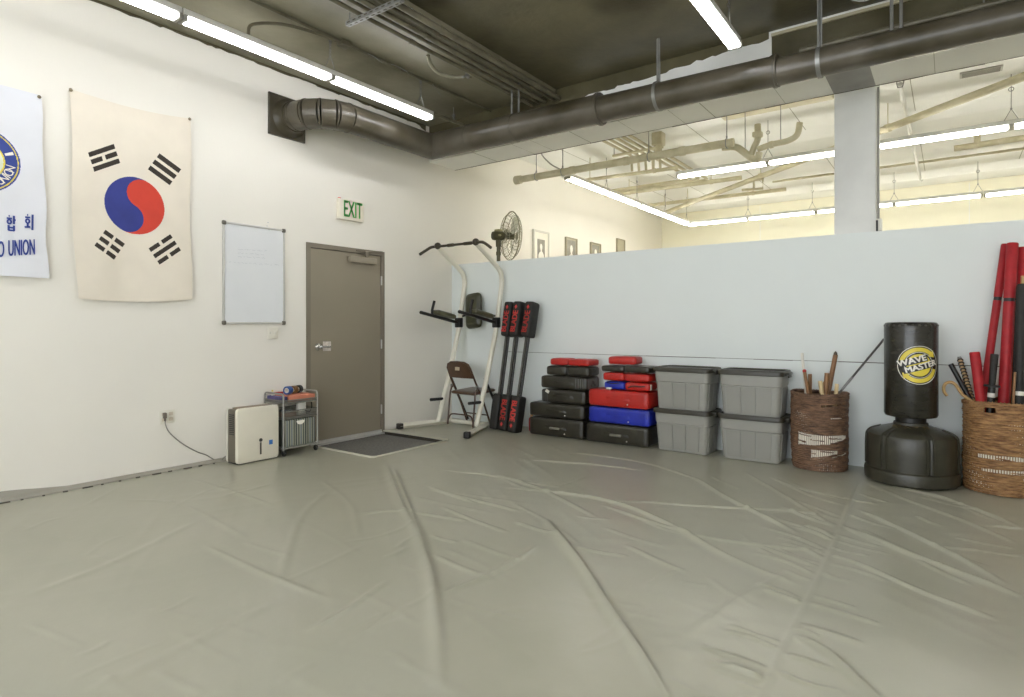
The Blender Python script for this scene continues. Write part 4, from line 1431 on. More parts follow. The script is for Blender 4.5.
for k in range(5):
    mb.box(-.16, .16, -.065 + k * .028, -.052 + k * .028, -.020, -.014)
mb.build('slats', mat('slat_grey', (140, 138, 130), .5), t, 0)
t = thing('flexible_cable', 'grey looped cable dropping from the beam to the near strip light', 'cable', (1.1, .10, 3.46))
O = Vector(t.location)
MB().tube([p - O for p in smooth_path([(1.60, .075, 3.48), (1.30, .3, 3.60), (1.10, .6, 3.62), (1.06, .88, 3.56), (1.10, 1.08, 3.52), (1.16, 1.24, 3.50)], 6)], .010, 8).build('cable', M_galv, t)

# conduit and small box on the right edge of the column
t = thing('wall_box', 'small white junction box with conduit on the right edge of the column', 'box', (5.0625, .12, 2.20))
O = Vector(t.location)
MB().rbox((.022, .0, 0), (.045, .075, .11), .006).build('box', M_white, t)
MB().rbox((.008, -.045, -.01), (.016, .02, .10), .004).build('side_plate', M_black, t)
MB().tube([(.014, 0, .05), (.014, 0, 1.26)], .009, 8).build('conduit', mat('conduit_grey', (150, 148, 142), .5), t)

# ================================================================== ALONG THE PARTITION
# --- white exercise tower
xl, xr = .30, .93
fz = fmax(.05, 1.2, -1.1, -.05)
t = thing('exercise_tower', 'white pull-up and dip tower with black arm rests against the partition corner', 'exercise machine', (.615, -.5, fz))
O = Vector((.615, -.5, 0))
prof = [(-.60, .05), (-.40, .62), (-.205, 1.23), (-.125, 1.62), (-.085, 1.82), (-.10, 1.94), (-.17, 2.02), (-.36, 2.14), (-.60, 2.285)]
for x in (xl, xr):
    MB().tube([Vector((x, y, z)) - O for y, z in [(p.y, p.z) for p in smooth_path([(0, a, b) for a, b in prof], 5)]], .032, 14).build('upright', M_steelw, t)
for (a, b) in (((.09, -1.08), (.31, -.36)), ((1.16, -1.05), (.885, -.34))):
    a3, b3 = Vector((a[0], a[1], .035)), Vector((b[0], b[1], .035))
    d = (b3 - a3).normalized()
    ft = MB().tube([a3 - O, b3 - O], .036, 4).build('foot_rail', M_steelw, t, 30)
    R = Matrix.Rotation(math.atan2(d.y, d.x), 3, 'Z')
    MB().rbox(a3 - O + d * .01 + Vector((0, 0, .0)), (.07, .07, .07), .008, rot=R).build('rubber_cap', M_rub, ft)
MB().tube([Vector((.29, -.365, .035)) - O, Vector((.90, -.365, .035)) - O], .026, 12).build('base_crossbar', M_steelw, t)
for x in (xl, xr):
    MB().tube([Vector((x + (.03 if x < .5 else -.03), -.40, .62)) - O, Vector((x + (.05 if x < .5 else .02), -.07, .025)) - O], .016, 8).build('rear_brace', M_black, t)
    MB().tube([Vector((x, -.50, .335)) - O, Vector((x - .0, -.74, .345)) - O], .019, 12).build('step_peg', M_rub, t)
mb = MB()
for x in (xl, xr):
    mb.ball(Vector((x, -.61, 2.30)) - O, .045)
mb.tube([Vector((xl, -.615, 2.292)) - O, Vector((xr, -.615, 2.292)) - O], .016, 12)
mb.tube([Vector((xl + .18, -.615, 2.292)) - O, Vector((xl + .27, -.615, 2.292)) - O], .022, 12)
mb.tube([Vector((xr - .18, -.615, 2.292)) - O, Vector((xr - .06, -.615, 2.292)) - O], .022, 12)
for s, x in ((-1, xl), (1, xr)):
    mb.tube([p - O for p in smooth_path([(x, -.615, 2.292), (x + s * .10, -.62, 2.290), (x + s * .17, -.63, 2.262), (x + s * .27, -.66, 2.205)], 4)], .019, 10)
mb.build('pull_up_bar', mat('bar_dark', (52, 46, 30), .4), t)
for x in (xl, xr):
    ia = Vector((x, -.22, 1.32)) - O
    ib = Vector((x, -.92, 1.445)) - O
    d = (ib - ia).normalized()
    arm = MB().tube([ia, ib], .021, 10).build('dip_arm', M_black, t)
    Rp = Matrix.Rotation(-math.asin(d.z), 3, 'X')
    MB().soft(ia + d * .27 + Vector((0, 0, .058)), (.115, .36, .055), .02, .006, 8, rot=Rp).build('arm_pad', mat('arm_pad_vinyl', (92, 90, 66), .3, rgb2=(70, 68, 48), spec=.6), arm)
    MB().tube([ia + d * .50, ia + d * .50 + Vector((0, -.0, .07)), ia + d * .50 + Vector((0, .04, .185))], .017, 10).build('grip', M_rub, arm)
    mb = MB().rbox(ia + Vector((0, .02, .0)), (.085, .08, .13), .012)
    mb.build('bracket', M_black, arm)
MB().soft(Vector((.50, -.145, 1.48)) - O, (.25, .055, .46), .05, .010, 10, rot=Matrix.Rotation(-.12, 3, 'X') @ Matrix.Rotation(-.12, 3, 'Y')).build('back_pad', M_olive, t)
MB().tube([Vector((xl, -.165, 1.40)) - O, Vector((.5, -.105, 1.45)) - O, Vector((xr, -.165, 1.40)) - O], .014, 8).build('back_pad_bar', M_black, t)

# --- folding chair seen from behind, facing the wall
t = thing('folding_chair', 'brown metal folding chair behind the uprights of the exercise tower', 'chair', (.605, -.425, floor_z(.6, -.4) + .004), math.radians(-3))
# local: +Y is the way it faces, rear legs at -Y
w = .205
mainp = smooth_path([(-w, .25, .012), (-w, .09, .36), (-w, -.03, .56), (-w + .004, -.12, .74)], 5)
top = [(-w + .03, -.135, .79), (-w + .09, -.142, .815), (0, -.145, .82), (w - .09, -.142, .815), (w - .03, -.135, .79)]
mirror = [Vector((-p[0], p[1], p[2])) for p in reversed(mainp)]
MB().tube([*mainp, *[Vector(p) for p in top], *mirror], .0125, 10).build('front_frame', M_brown, t)
for s in (-1, 1):
    MB().tube([(s * (w + .014), -.02, .50), (s * (w + .014), -.05, .42), (s * (w + .014), -.10, .012)], .0115, 10).build('rear_leg', M_brown, t)
    MB().rbox((s * (w + .014), -.02, .50), (.012, .05, .05), .005).build('hinge_plate', M_galv, t)
mb = MB().tube(smooth_path([(-w - .014, -.094, .06), (-w + .02, -.085, .13), (-w + .07, -.082, .15), (0, -.082, .153), (w - .07, -.082, .15), (w - .02, -.085, .13), (w + .014, -.094, .06)], 4), .009, 8)
mb.build('rear_stretcher', M_brown, t)
MB().tube([(-w, .20, .13), (w, .20, .13)], .008, 8).build('front_stretcher', M_brown, t)
# curved back panel with a light label slot
vs, fs = [], []
nu, nv = 14, 7
for i in range(nu + 1):
    a = -1 + 2 * i / nu
    for j in range(nv + 1):
        b = j / nv
        hw = w * (.985 - .16 * max(0, b - .55) ** 2 * 4)
        z = .615 + b * .195 - .035 * (abs(a) ** 4) * b
        yb = -.052 - (z - .56) * .33 - .018 * (1 - a * a) * 1.0
        vs.append((a * hw, yb, z))
n1 = len(vs)
vs += [(x, y - .010, z) for x, y, z in vs]
W = nv + 1
for i in range(nu):
    for j in range(nv):
        q = (i * W + j, (i + 1) * W + j, (i + 1) * W + j + 1, i * W + j + 1)
        fs += [q, tuple(n1 + k for k in reversed(q))]
bd = [i * W for i in range(nu + 1)] + [nu * W + j for j in range(1, W)] + [i * W + nv for i in range(nu - 1, -1, -1)] + [j for j in range(nv - 1, 0, -1)]
for k in range(len(bd)):
    a, b = bd[k], bd[(k + 1) % len(bd)]
    fs.append((a, b, n1 + b, n1 + a))
bk = MB().add(vs, fs).build('back_rest', M_brown, t, 50)
MB().rbox((0, -.148, .735), (.075, .008, .045), .012, 3).build('hand_slot', mat('slot_pale', (206, 190, 160), .5), bk)
mb = MB().soft((0, .15, .43), (.415, .41, .04), .019, .006, 8, rot=Matrix.Rotation(.05, 3, 'X'))
mb.build('seat', M_brown, t)

# --- three long padded strikers leaning on the partition
proto = None
def striker():
    root = bpy.data.objects.new('padded_striker', None)
    C.objects.link(root)
    W_, D_ = .118, .165
    Hl, Hu, zt = .43, .43, 1.585
    def block(z0, z1, name, flip):
        o = MB().soft((0, 0, (z0 + z1) / 2), (W_, D_, z1 - z0), .022, .005, 8).build(name, M_nylon, root)
        mb = MB()
        zm = (z0 + z1) / 2
        yk = -D_ / 2 - .0062
        if flip:
            text_solid(mb, 'BLADE', .105, lambda a, b: Vector((b, yk, zm + .035 - a)), wide=.80, bold=.004)
            zd = z0 + .075
        else:
            text_solid(mb, 'BLADE', .105, lambda a, b: Vector((-b + (a - .0) * .06, yk, zm - .035 + a)), wide=.86, bold=.004)
            zd = z1 - .07
        mb.add([(0, yk, zd + .028), (.02, yk, zd), (0, yk, zd - .028), (-.02, yk, zd)], [(0, 1, 2, 3)])
        mb.build('lettering', M_red, o, 0)
    block(0, Hl, 'lower_pad', True)
    block(zt - Hu, zt, 'upper_pad', False)
    mb = MB().cyl((-.020, 0, Hl - .02), (-.020, 0, zt - Hu + .02), .017, seg=12)
    mb.build('shaft', mat('striker_shaft', (58, 54, 44), .4), root)
    MB().cyl((.018, 0, Hl - .02), (.018, 0, zt - Hu + .02), .014, seg=12).build('shaft', M_black, root)
    return root
st = striker()
for i, (x, y, lean, roll, zz, lab) in enumerate(((1.06, -.375, 8.5, 2.6, .0, 'leftmost black padded striker, nearest the exercise tower'), (1.215, -.40, 8.5, 2.6, .03, 'middle and tallest of the three black padded strikers'), (1.385, -.44, 10.0, 3.0, .0, 'rightmost black padded striker, nearest the stacked pads'))):
    o = copy_tree(st) if i < 2 else st
    if i == 0:                       # its lower sleeve shows no lettering
        for ch in list(o.children):
            if ch.name.startswith('lower_pad'):
                for g in list(ch.children):
                    bpy.data.objects.remove(g)
    o.location = (x, y, fmax(x - .07, x + .07, y - .1, y + .1) + .004)
    o.rotation_euler = (-math.radians(lean), math.radians(roll), 0)
    tag(o, lab, 'training pad', 'padded strikers leaning on the partition')
# small red bottle on the floor behind the strikers
t = thing('spray_bottle', 'small red bottle with pale cap on the floor between strikers and pads', 'bottle', (1.475, -.20, floor_z(1.475, -.2)))
MB().lathe([(.034, 0), (.036, .01), (.036, .14), (.030, .155), (.016, .165), (.016, .175)], (0, 0, 0), 20).build('bottle', mat('bottle_red', (176, 20, 24), .3), t)
MB().lathe([(.019, .17), (.020, .20), (.014, .225), (.006, .23)], (0, 0, 0), 16).build('cap', mat('cap_orange', (222, 170, 120), .4), t)

# --- two stacks of kicking pads
b0 = fmax(1.5, 3.15, -.46, 0) + .001
def pad(name, label, w, d, h, m, loc, rz=0.0, group=None, seed=0, handle='front', eyelet=True, rugged=.0022, patch=None):
    h *= 1.025
    loc = (loc[0] + (.045 if loc[0] < 2.2 or 'left stack' in label else .032), loc[1] - .05, b0 + (loc[2] - b0) * 1.025)
    o = thing(name, label, 'pad', loc, rz, group)
    r = min(.024, h * .22)
    body = MB().soft((0, 0, h / 2), (w, d, h - .016), r, .0055, 12, noise=rugged, seed=seed).build('body', m, o)
    # stitched rim around the front and back panels
    for s in (-1, 1):
        yk = s * (d / 2 - .006)
        mb = MB()
        hw, hh = w / 2 - .004, (h - .016) / 2 - .005
        rr = r * .9
        pts = []
        for (cx0, cz0, a0) in ((hw - rr, hh - rr, 0), (-hw + rr, hh - rr, PI / 2), (-hw + rr, -hh + rr, PI), (hw - rr, -hh + rr, 1.5 * PI)):
            for k in range(5):
                a = a0 + k * PI / 8
                pts.append((cx0 + rr * math.cos(a), yk, h / 2 + cz0 + rr * math.sin(a)))
        mb.tube(pts, .0042, 6, closed=True)
        mb.build('piping', m, o)
    if handle == 'front':
        hw = min(.11, w * .2)
        yk = -d / 2 - .012
        pts = smooth_path([(-hw - .03, yk + .006, h * .52), (-hw, yk - .004, h * .55), (-hw * .5, yk - .012, h * .50), (hw * .5, yk - .012, h * .47), (hw, yk - .004, h * .5), (hw + .03, yk + .006, h * .45)], 4)
        mb = MB()
        n = len(pts)
        vs, fs = [], []
        for p in pts:
            vs += [p + Vector((0, 0, -.013)), p + Vector((0, 0, .013)), p + Vector((0, .004, .013)), p + Vector((0, .004, -.013))]
        for i in range(n - 1):
            for k in range(4):
                fs.append((4 * i + k, 4 * i + (k + 1) % 4, 4 * i + 4 + (k + 1) % 4, 4 * i + 4 + k))
        fs += [(3, 2, 1, 0), (4 * n - 4, 4 * n - 3, 4 * n - 2, 4 * n - 1)]
        mb.add(vs, fs)
        hd = mb.build('handle', m, o)
        if patch == 'grip':
            MB().rbox((0, yk - .016, h * .485), (hw * 1.2, .022, .028), .009, 3).build('grip', mat('grip_grey', (120, 118, 106), .35), hd)
    if eyelet:
        Rm = Matrix.Rotation(PI / 2, 3, 'X')
        MB().lathe([(.0075, 0), (.0075, .004), (.004, .006)], (w * .17, -d / 2 - .006, h * .22), 12, R=Rm).build('eyelet', M_white, o)
    return o
g1 = 'kicking pads in the left stack'
g2 = 'kicking pads in the right stack'
b1_ = b0
def X(x0, x1): return (x0 + x1) / 2
# left stack, from the floor upwards (each row rests on the one below)
z = b0
pad('kick_shield', 'black kick shield with grey grip at the bottom of the left stack', .70, .32, .212, M_vin, (X(1.55, 2.25), -.205, z), .035, g1, 1, patch='grip'); z += .212
pad('kick_shield', 'black kick shield, second from the floor in the left stack', .715, .31, .166, M_vin, (X(1.54, 2.26), -.20, z), .02, g1, 2); z += .166
z3 = z
pad('kick_shield', 'narrower black pad with white tag, third from the floor in the left stack', .565, .28, .160, M_vin, (X(1.70, 2.265), -.20, z), .03, g1, 3, eyelet=False); z += .160
pad('kick_shield', 'black pad with grey end, fourth from the floor in the left stack', .60, .29, .150, M_vin, (X(1.70, 2.30), -.205, z), .0, g1, 4, eyelet=False); z += .150
pad('focus_pad', 'small black pad on the left of the top black pair', .262, .22, .112, M_vin, (X(1.770, 2.034), -.235, z), .02, g1, 5, handle=None, eyelet=False)
pad('focus_pad', 'small black pad on the right of the top black pair', .275, .24, .112, M_vin, (X(2.05, 2.325), -.225, z), -.02, g1, 6, handle=None, eyelet=False); z += .112
pad('focus_pad', 'small red pad on the top left of the left stack', .225, .21, .086, M_vinR, (X(1.815, 2.045), -.235, z), .04, g1, 7, handle=None, eyelet=False)
pad('focus_pad', 'small red pad on the top right of the left stack', .265, .23, .082, M_vinR, (X(2.06, 2.325), -.225, z), -.05, g1, 8, handle=None, eyelet=False)
# white and grey details of the left stack
# right stack
z = b1_
pad('kick_shield', 'black kick shield with grey grip at the bottom of the right stack', .715, .32, .212, M_vin, (X(2.325, 3.03), -.20, z), .02, g2, 11, patch='grip'); z += .212
pad('kick_shield', 'blue kick shield lying on the bottom black shield', .705, .30, .176, M_vinB, (X(2.345, 3.05), -.20, z), .0, g2, 12); z += .176
pad('kick_shield', 'wide red kick shield lying on the blue shield', .70, .30, .186, M_vinR, (X(2.345, 3.045), -.205, z), -.02, g2, 13); z += .186
pad('focus_pad', 'small blue pad standing on the wide red shield', .232, .20, .088, M_vinB, (X(2.53, 2.762), -.245, z), .03, g2, 14, handle=None, eyelet=False)
pad('focus_pad', 'small red pad with black strap beside the small blue pad', .270, .22, .090, M_vinR, (X(2.775, 3.045), -.235, z), .02, g2, 15, handle=None, eyelet=False); z += .090
pad('focus_pad', 'small red pad on top of the small blue pad', .245, .21, .092, M_vinR, (X(2.515, 2.758), -.24, z), .0, g2, 16, handle=None, eyelet=False)
pad('focus_pad', 'small red pad right of centre below the black pair', .27, .23, .090, M_vinR, (X(2.775, 3.045), -.23, z), -.03, g2, 17, handle=None, eyelet=False); z += .0925
pad('focus_pad', 'small black pad on the left near the top of the right stack', .26, .20, .074, M_vin, (X(2.49, 2.752), -.24, z), .02, g2, 18, handle=None, eyelet=False)
pad('focus_pad', 'small black pad on the right near the top of the right stack', .28, .26, .078, M_vin, (X(2.77, 3.05), -.215, z), -.07, g2, 19, handle=None, eyelet=False); z += .079
pad('focus_pad', 'single red pad on the very top of the right stack', .31, .20, .092, M_vinR, (X(2.575, 2.885), -.24, z), .03, g2, 20, handle=None, eyelet=False)
# details that belong to single pads
def find(lbl):
    return next(o for o in bpy.data.objects if o.get('label', '') == lbl)
o = find('narrower black pad with white tag, third from the floor in the left stack')
MB().rbox((-.20, -.148, .132), (.05, .012, .036), .004, rot=Matrix.Rotation(.5, 3, 'Y')).build('tag', M_white, o)
mb = MB()
for k in range(3):
    mb.rbox((-.262 + k * .028, -.1435, .078), (.007, .006, .12), .002)
mb.build('stripes', mat('grey_stripe', (96, 98, 96), .4), o)
o = find('black pad with grey end, fourth from the floor in the left stack')
mb = MB()
for k in range(4):
    mb.rbox((.165 + k * .030, -.149, .074), (.012, .006, .115), .002)
mb.build('stripes', mat('grey_stripe', (96, 98, 96), .4), o)
mb = MB().rbox((.302, 0, .074), (.006, .24, .115), .002)
mb.build('end_panel', mat('grey_end', (92, 92, 88), .4), o)
o = find('small red pad with black strap beside the small blue pad')
mb = MB().tube(smooth_path([(-.10, -.113, .030), (-.05, -.121, .052), (.03, -.121, .050), (.09, -.115, .055)], 5), .006, 6)
mb.build('strap', M_black, o)
MB().rbox((.139, -.07, .045), (.008, .04, .06), .003).build('tag', M_white, o)
o = find('small blue pad standing on the wide red shield')
MB().rbox((-.06, -.106, .012), (.06, .012, .02), .004).build('tag', M_white, o)
mb = MB().tube(smooth_path([(-.09, -.104, .075), (-.02, -.112, .066), (.06, -.106, .076)], 5), .005, 6)
mb.build('strap', M_black, o)

# --- four grey totes with dark lids, stacked two and two
def tote():
    root = bpy.data.objects.new('storage_tote', None)
    C.objects.link(root)
    H = .407
    def ringpts(hw, hd, z, r, n=6):
        o = []
        for (cx0, cy0_, a0) in ((hw - r, hd - r, 0), (-hw + r, hd - r, PI / 2), (-hw + r, -hd + r, PI), (hw - r, -hd + r, 1.5 * PI)):
            for k in range(n):
                a = a0 + k * PI / 2 / (n - 1)
                o.append((cx0 + r * math.cos(a), cy0_ + r * math.sin(a), z))
        return o
    L = [(.246, .152, .0), (.255, .161, .008), (.2725, .175, .285), (.2785, .181, .291), (.283, .186, H - .012), (.283, .186, H)]
    vs, fs = [], []
    for hw, hd, z in L:
        vs += ringpts(hw, hd, z, .045)
    n = 24
    for i in range(len(L) - 1):
        for k in range(n):
            l = (k + 1) % n
            fs.append((i * n + k, i * n + l, (i + 1) * n + l, (i + 1) * n + k))
    fs += [tuple(reversed(range(n))), tuple((len(L) - 1) * n + k for k in range(n))]
    body = MB().add(vs, fs).build('body', M_tote, root, 30)
    # raised panels on the four sides, following the taper
    mb = MB()
    def panel(s, ax, u0, u1):
        v0, v1 = .028, .275
        q = []
        for (u, z) in ((u0, v0), (u1, v0), (u1, v1), (u0, v1)):
            k = (z - .008) / .277
            hw, hd = .255 + k * .0175, .161 + k * .014
            for out in (-.002, .007):
                if ax == 'y':
                    q.append((u * hw, s * (hd + out), z))
                else:
                    q.append((s * (hw + out), u * hd, z))
        mb.add(q, [(0, 2, 4, 6), (1, 3, 5, 7), (0, 2, 3, 1), (2, 4, 5, 3), (4, 6, 7, 5), (6, 0, 1, 7)])
    for s in (-1, 1):
        for a, b in ((-.80, -.305), (-.28, .20), (.225, .73)):
            panel(s, 'y', a, b)
        for a, b in ((-.68, -.05), (.05, .68)):
            panel(s, 'x', a, b)
    mb.build('panels', M_totel, body, 30)
    # lid: rolled rim, sunken top and lifted corners at the handle ends
    zl = H
    LL = [(.292, .195, zl - .020), (.297, .200, zl - .018), (.299, .202, zl + .008), (.293, .196, zl + .026), (.282, .185, zl + .028), (.272, .175, zl + .020), (.265, .168, zl + .012)]
    vs, fs = [], []
    for hw, hd, z in LL:
        vs += ringpts(hw, hd, z, .05)
    for i in range(len(LL) - 1):
        for k in range(n):
            l = (k + 1) % n
            fs.append((i * n + k, i * n + l, (i + 1) * n + l, (i + 1) * n + k))
    fs += [tuple(reversed(range(n))), tuple((len(LL) - 1) * n + k for k in range(n))]
    lid = MB().add(vs, fs).build('lid', M_lid, root, 40)
    for s in (-1, 1):
        mb = MB().rbox((s * .310, 0, zl + .002), (.035, .17, .026), .008)
        mb.rbox((s * .316, 0, zl - .020), (.014, .12, .034), .005)
        mb.build('handle', M_lid, lid)
    return root
tt = tote()
zb = fmax(3.1, 4.5, -.4, 0) + .001
HT = .407 + .0125
gt = 'stacked grey storage totes'
for i, (x, y, k, rz, lab) in enumerate(((3.42, -.222, 0, -.05, 'bottom grey tote beside the red and blue pads'), (3.42, -.222, 1, -.04, 'top grey tote beside the red and blue pads'), (4.080, -.222, 0, .0, 'bottom grey tote next to the brown wicker basket'), (4.080, -.222, 1, .01, 'top grey tote next to the brown wicker basket'))):
    o = tt if i == 0 else copy_tree(tt)
    o.location = (x, y, zb + k * (HT + .002))
    o.rotation_euler = (0, 0, rz)
    tag(o, lab, 'storage box', gt)

# --- wicker baskets
def basket(name, label, x, y, R, H, m, seed, gaps, slots=()):
    root = thing(name, label, 'basket', (x, y, fmax(x - .2, x + .2, y - .2, y + .15) + .002))
    rows, cols = 40, 176
    rd = np.random.default_rng(seed)
    A = np.linspace(0, 2 * PI, cols + 1)
    sub = 5
    nz = rows * sub
    zz = np.linspace(0, H, nz + 1)
    Az, Zz = np.meshgrid(A, zz, indexing='ij')
    tilt = .05 * np.sin(Az * 1 + seed)                # rows wander a little
    ph = Zz / H * rows + tilt * 3
    prof = .0075 * np.abs(np.sin(PI * ph)) ** .8
    over = .0042 * np.sin(Az * 44 + np.floor(ph) * PI) * (.6 + .4 * np.sin(Az * 5 + np.floor(ph) * 1.7))
    shape = R * (.955 + .05 * np.clip(Zz / H * 3, 0, 1) - .012 * np.sin(Zz / H * PI))
    rr = shape + prof + over + .004 * np.sin(Az * 3 + Zz * 6 + seed)
    lump = np.repeat(rd.random((rows + 1,)) * .005, sub)[:nz + 1]
    rr = rr + lump[None, :]
    rim = .006 * np.sin(Az * 2 + seed)
    Zs = Zz + rim * (Zz / H)
    Vv = np.stack([rr * np.cos(Az), rr * np.sin(Az), Zs], -1).reshape(-1, 3)
    ac = (A[:-1] + A[1:]) / 2
    zc_ = (zz[:-1] + zz[1:]) / 2
    AC, ZC_ = np.meshgrid(ac, zc_, indexing='ij')
    keep = np.ones(AC.shape, bool)
    for (a0, a1, z0, slope, h0, h1) in gaps:
        k = np.clip((AC - a0) / (a1 - a0), 0, 1)
        zm = z0 + slope * k
        hh = (h0 + (h1 - h0) * k) / 2
        ins = (AC > a0) & (AC < a1) & (np.abs(ZC_ - zm) < hh)
        # stray strands cross the opening
        ins &= ~((np.abs(np.mod(ZC_ / .0300 + AC * .5, 1.0) - .5) < .10) & (np.sin(AC * 7 + ZC_ * 90) > .3))
        keep &= ~ins
    for (a0, a1, z0, z1) in slots:
        keep &= ~((AC > a0) & (AC < a1) & (ZC_ > z0) & (ZC_ < z1))
    b = grid_object('weave', Vv, cols + 1, nz + 1, [m], keep=keep, parent=root)
    sol = b.modifiers.new('thick', 'SOLIDIFY'); sol.thickness = .006; sol.offset = -1
    # rim roll, bottom, uprights seen in the openings, pale reed core
    mb = MB()
    mb.tube([((R * 1.0) * math.cos(a), (R * 1.0) * math.sin(a), H + .006 * math.sin(a * 2 + seed)) for a in np.linspace(0, 2 * PI, 60, endpoint=False)], .010, 8, closed=True)
    for k in range(60):
        a = 2 * PI * k / 60
        mb.tube([((R + d) * math.cos(a + s), (R + d) * math.sin(a + s), H + h + .006 * math.sin(a * 2 + seed)) for d, h, s in ((.010, -.012, 0), (.012, .004, .02), (-.004, .013, .05), (-.012, -.004, .08))], .0035, 5)
    mb.build('rim', m, root)
    mb = MB().cyl((0, 0, 0), (0, 0, .012), R * .94, seg=40)
    mb.build('bottom', m, root)
    mb = MB()
    for k in range(84):
        a = 2 * PI * k / 84
        mb.tube([(r_ * math.cos(a), r_ * math.sin(a), z_) for r_, z_ in ((R * .955 - .004, .012), (R * .985 - .004, H * .35), (R * .99 - .004, H * .84))], .0058, 6)
    mb.build('stakes', M_liner, root)
    mb = MB().lathe([(R * .90, .012), (R * .93, H * .3), (R * .94, H * .84)], (0, 0, 0), 48, cap=False)
    mb.build('lining', m, root)
    return root
ang = lambda d: math.radians(d)
bk1 = basket('wicker_basket', 'dark brown wicker basket with two pale open bands, holding sticks', 4.65, -.245, .225, .668, M_wick, 2,
             [(ang(232), ang(300), .275, .005, .115, .075), (ang(296), ang(345), .285, .02, .07, .03), (ang(262), ang(318), .155, .02, .075, .030), (ang(305), ang(350), .130, .035, .012, .016), (ang(285), ang(335), .575, .015, .012, .012), (ang(300), ang(330), .47, .0, .012, .012)])
bk2 = basket('wicker_basket', 'golden brown wicker basket with handle slot, holding red and black training sticks', 5.925, -.280, .232, .682, M_wick2, 5,
             [(ang(232), ang(330), .285, .0, .030, .040), (ang(238), ang(340), .180, .01, .022, .042), (ang(300), ang(345), .13, .02, .016, .02)],
             slots=[(ang(244), ang(260), .615, .65)])

# sticks: each given by two points seen in the photograph at a chosen distance from the partition
def stick_pts(p0, y0, p1, y1, down):
    a, b = ony(p0[0], p0[1], y0), ony(p1[0], p1[1], y1)
    d = (b - a).normalized()
    # carry on down inside the basket
    k = (down - b.z) / d.z if d.z < -.05 else 0
    return a, b, b + d * max(0, k)
def stick(name, label, cat, p0, y0, p1, y1, down, r, m, group, r1=None, seg=12):
    a, b, c_ = stick_pts(p0, y0, p1, y1, down)
    o = thing(name, label, cat, c_, 0, group)
    MB().tube([(0, 0, 0), a - c_], r, seg, radii=[r1 or r, r]).build('shaft', m, o)
    return o, a - c_
G1 = 'sticks in the dark brown basket'
o, top = stick('bamboo_stick', 'long brown bamboo stick with dark tip, tallest in the brown basket', 'stick', (835.5, 355), -.17, (828.5, 392), -.22, .30, .020, M_wood, G1)
MB().lathe([(.018, -.01), (.014, .02), (.002, .035)], top, 12).build('tip', mat('tip_dark', (72, 60, 44), .5), o)
stick('bamboo_stick', 'short brown stick leaning left of the tallest stick', 'stick', (827, 373), -.28, (825.5, 393), -.29, .40, .020, M_wood, G1)
stick('bamboo_stick', 'short pale stick in the middle of the brown basket', 'stick', (820, 381), -.36, (822, 394), -.36, .40, .018, M_pale, G1)
stick('bamboo_stick', 'pale stub at the right of the brown basket', 'stick', (837, 384), -.33, (836, 394), -.33, .45, .016, M_pale, G1)
stick('bamboo_stick', 'flat brown stick at the left of the brown basket', 'stick', (810, 374), -.25, (810, 393), -.25, .40, .016, M_wood, G1)
o, top = stick('bamboo_stick', 'brown stick with red ring at the far left of the brown basket', 'stick', (804.5, 371), -.34, (808, 393), -.34, .45, .014, M_wood, G1)
MB().ball(top, .017).build('red_ring', M_vinR, o)
stick('plastic_tube', 'clear frosted tube standing at the left of the brown basket', 'tube', (802, 353), -.17, (806, 393), -.18, .45, .013, M_clear, G1)
stick('bamboo_stick', 'pale thin splint beside the middle sticks', 'stick', (824.5, 382), -.14, (822, 393), -.14, .40, .012, M_bamboo, G1)
a = ony(884, 339, -.08); b = ony(840.5, 391.5, -.22)
d = (b - a).normalized()
c_ = b + d * .10
o = thing('metal_rod', 'thin grey metal rod leaning from the brown basket behind the punching bag', 'rod', c_, 0)
MB().tube([(0, 0, 0), a - c_], .0095, 10).build('rod', mat('rod_grey', (92, 90, 86), .35, metal=.5), o)
MB().tube([b - c_ - d * .16, b - c_ - d * .02], .0112, 10).build('bright_end', M_galv, o)

G2 = 'training sticks in the golden basket'
# long red foam sticks in two lengths joined by a black ring
def foam(label, p0, y0, p1, y1, r, ringpx, group=G2, down=.05):
    a, b, c_ = stick_pts(p0, y0, p1, y1, down)
    o = thing('foam_stick', label, 'stick', c_, 0, group)
    v = a - c_
    mb = MB().tube([(0, 0, 0), v * .999], r, 18)
    d = v.normalized()
    f = MB()
    if ringpx is None:
        MB().tube([Vector((0, 0, 0)), v - d * .006, v], r, 18, radii=[r, r, r * .86]).build('foam', M_foam, o)
    else:
        k = ringpx
        MB().tube([Vector((0, 0, 0)), v * k], r * .97, 18).build('foam', M_foam, o)
        MB().tube([v * k, v * k + d * .028], r * .93, 18).build('ring', M_black, o)
        MB().tube([v * k + d * .028, v - d * .008, v], r, 18, radii=[r, r, r * .86]).build('foam', M_foam, o)
    return o
foam('long red foam stick leaning left, second tallest behind the black handle', (1005.5, 244), -.07, (983, 400), -.155, .0285, .685, down=.50)
foam('thick long red foam stick in front, tallest in the golden basket', (1012.5, 243), -.17, (1003.5, 403), -.26, .0385, .755)
foam('short red foam stick leaning left in the golden basket', (974.5, 352), -.36, (981.5, 404), -.36, .035, None, down=.42)
foam('red foam stick at the right edge behind the black padded one', (1022.5, 247), -.12, (1018, 400), -.18, .028, None)
# black padded stick
a, b, c_ = stick_pts((1022.5, 284), -.26, (1018.5, 404), -.33, .05)
o = thing('padded_stick', 'thick black padded stick at the right edge of the golden basket', 'stick', c_, 0, G2)
v = a - c_
MB().tube([Vector((0, 0, 0)), v * .98, v], .037, 18, radii=[.037, .037, .030]).build('padding', M_nylon, o)
kk = (ony(1018.5, 393, -.33) - c_).length / v.length
MB().tube([v * (kk - .012), v * (kk + .008)], .0382, 18).build('white_band', M_white, o)
MB().tube([v, v * 1.04], .012, 10).build('core', M_bamboo, o)
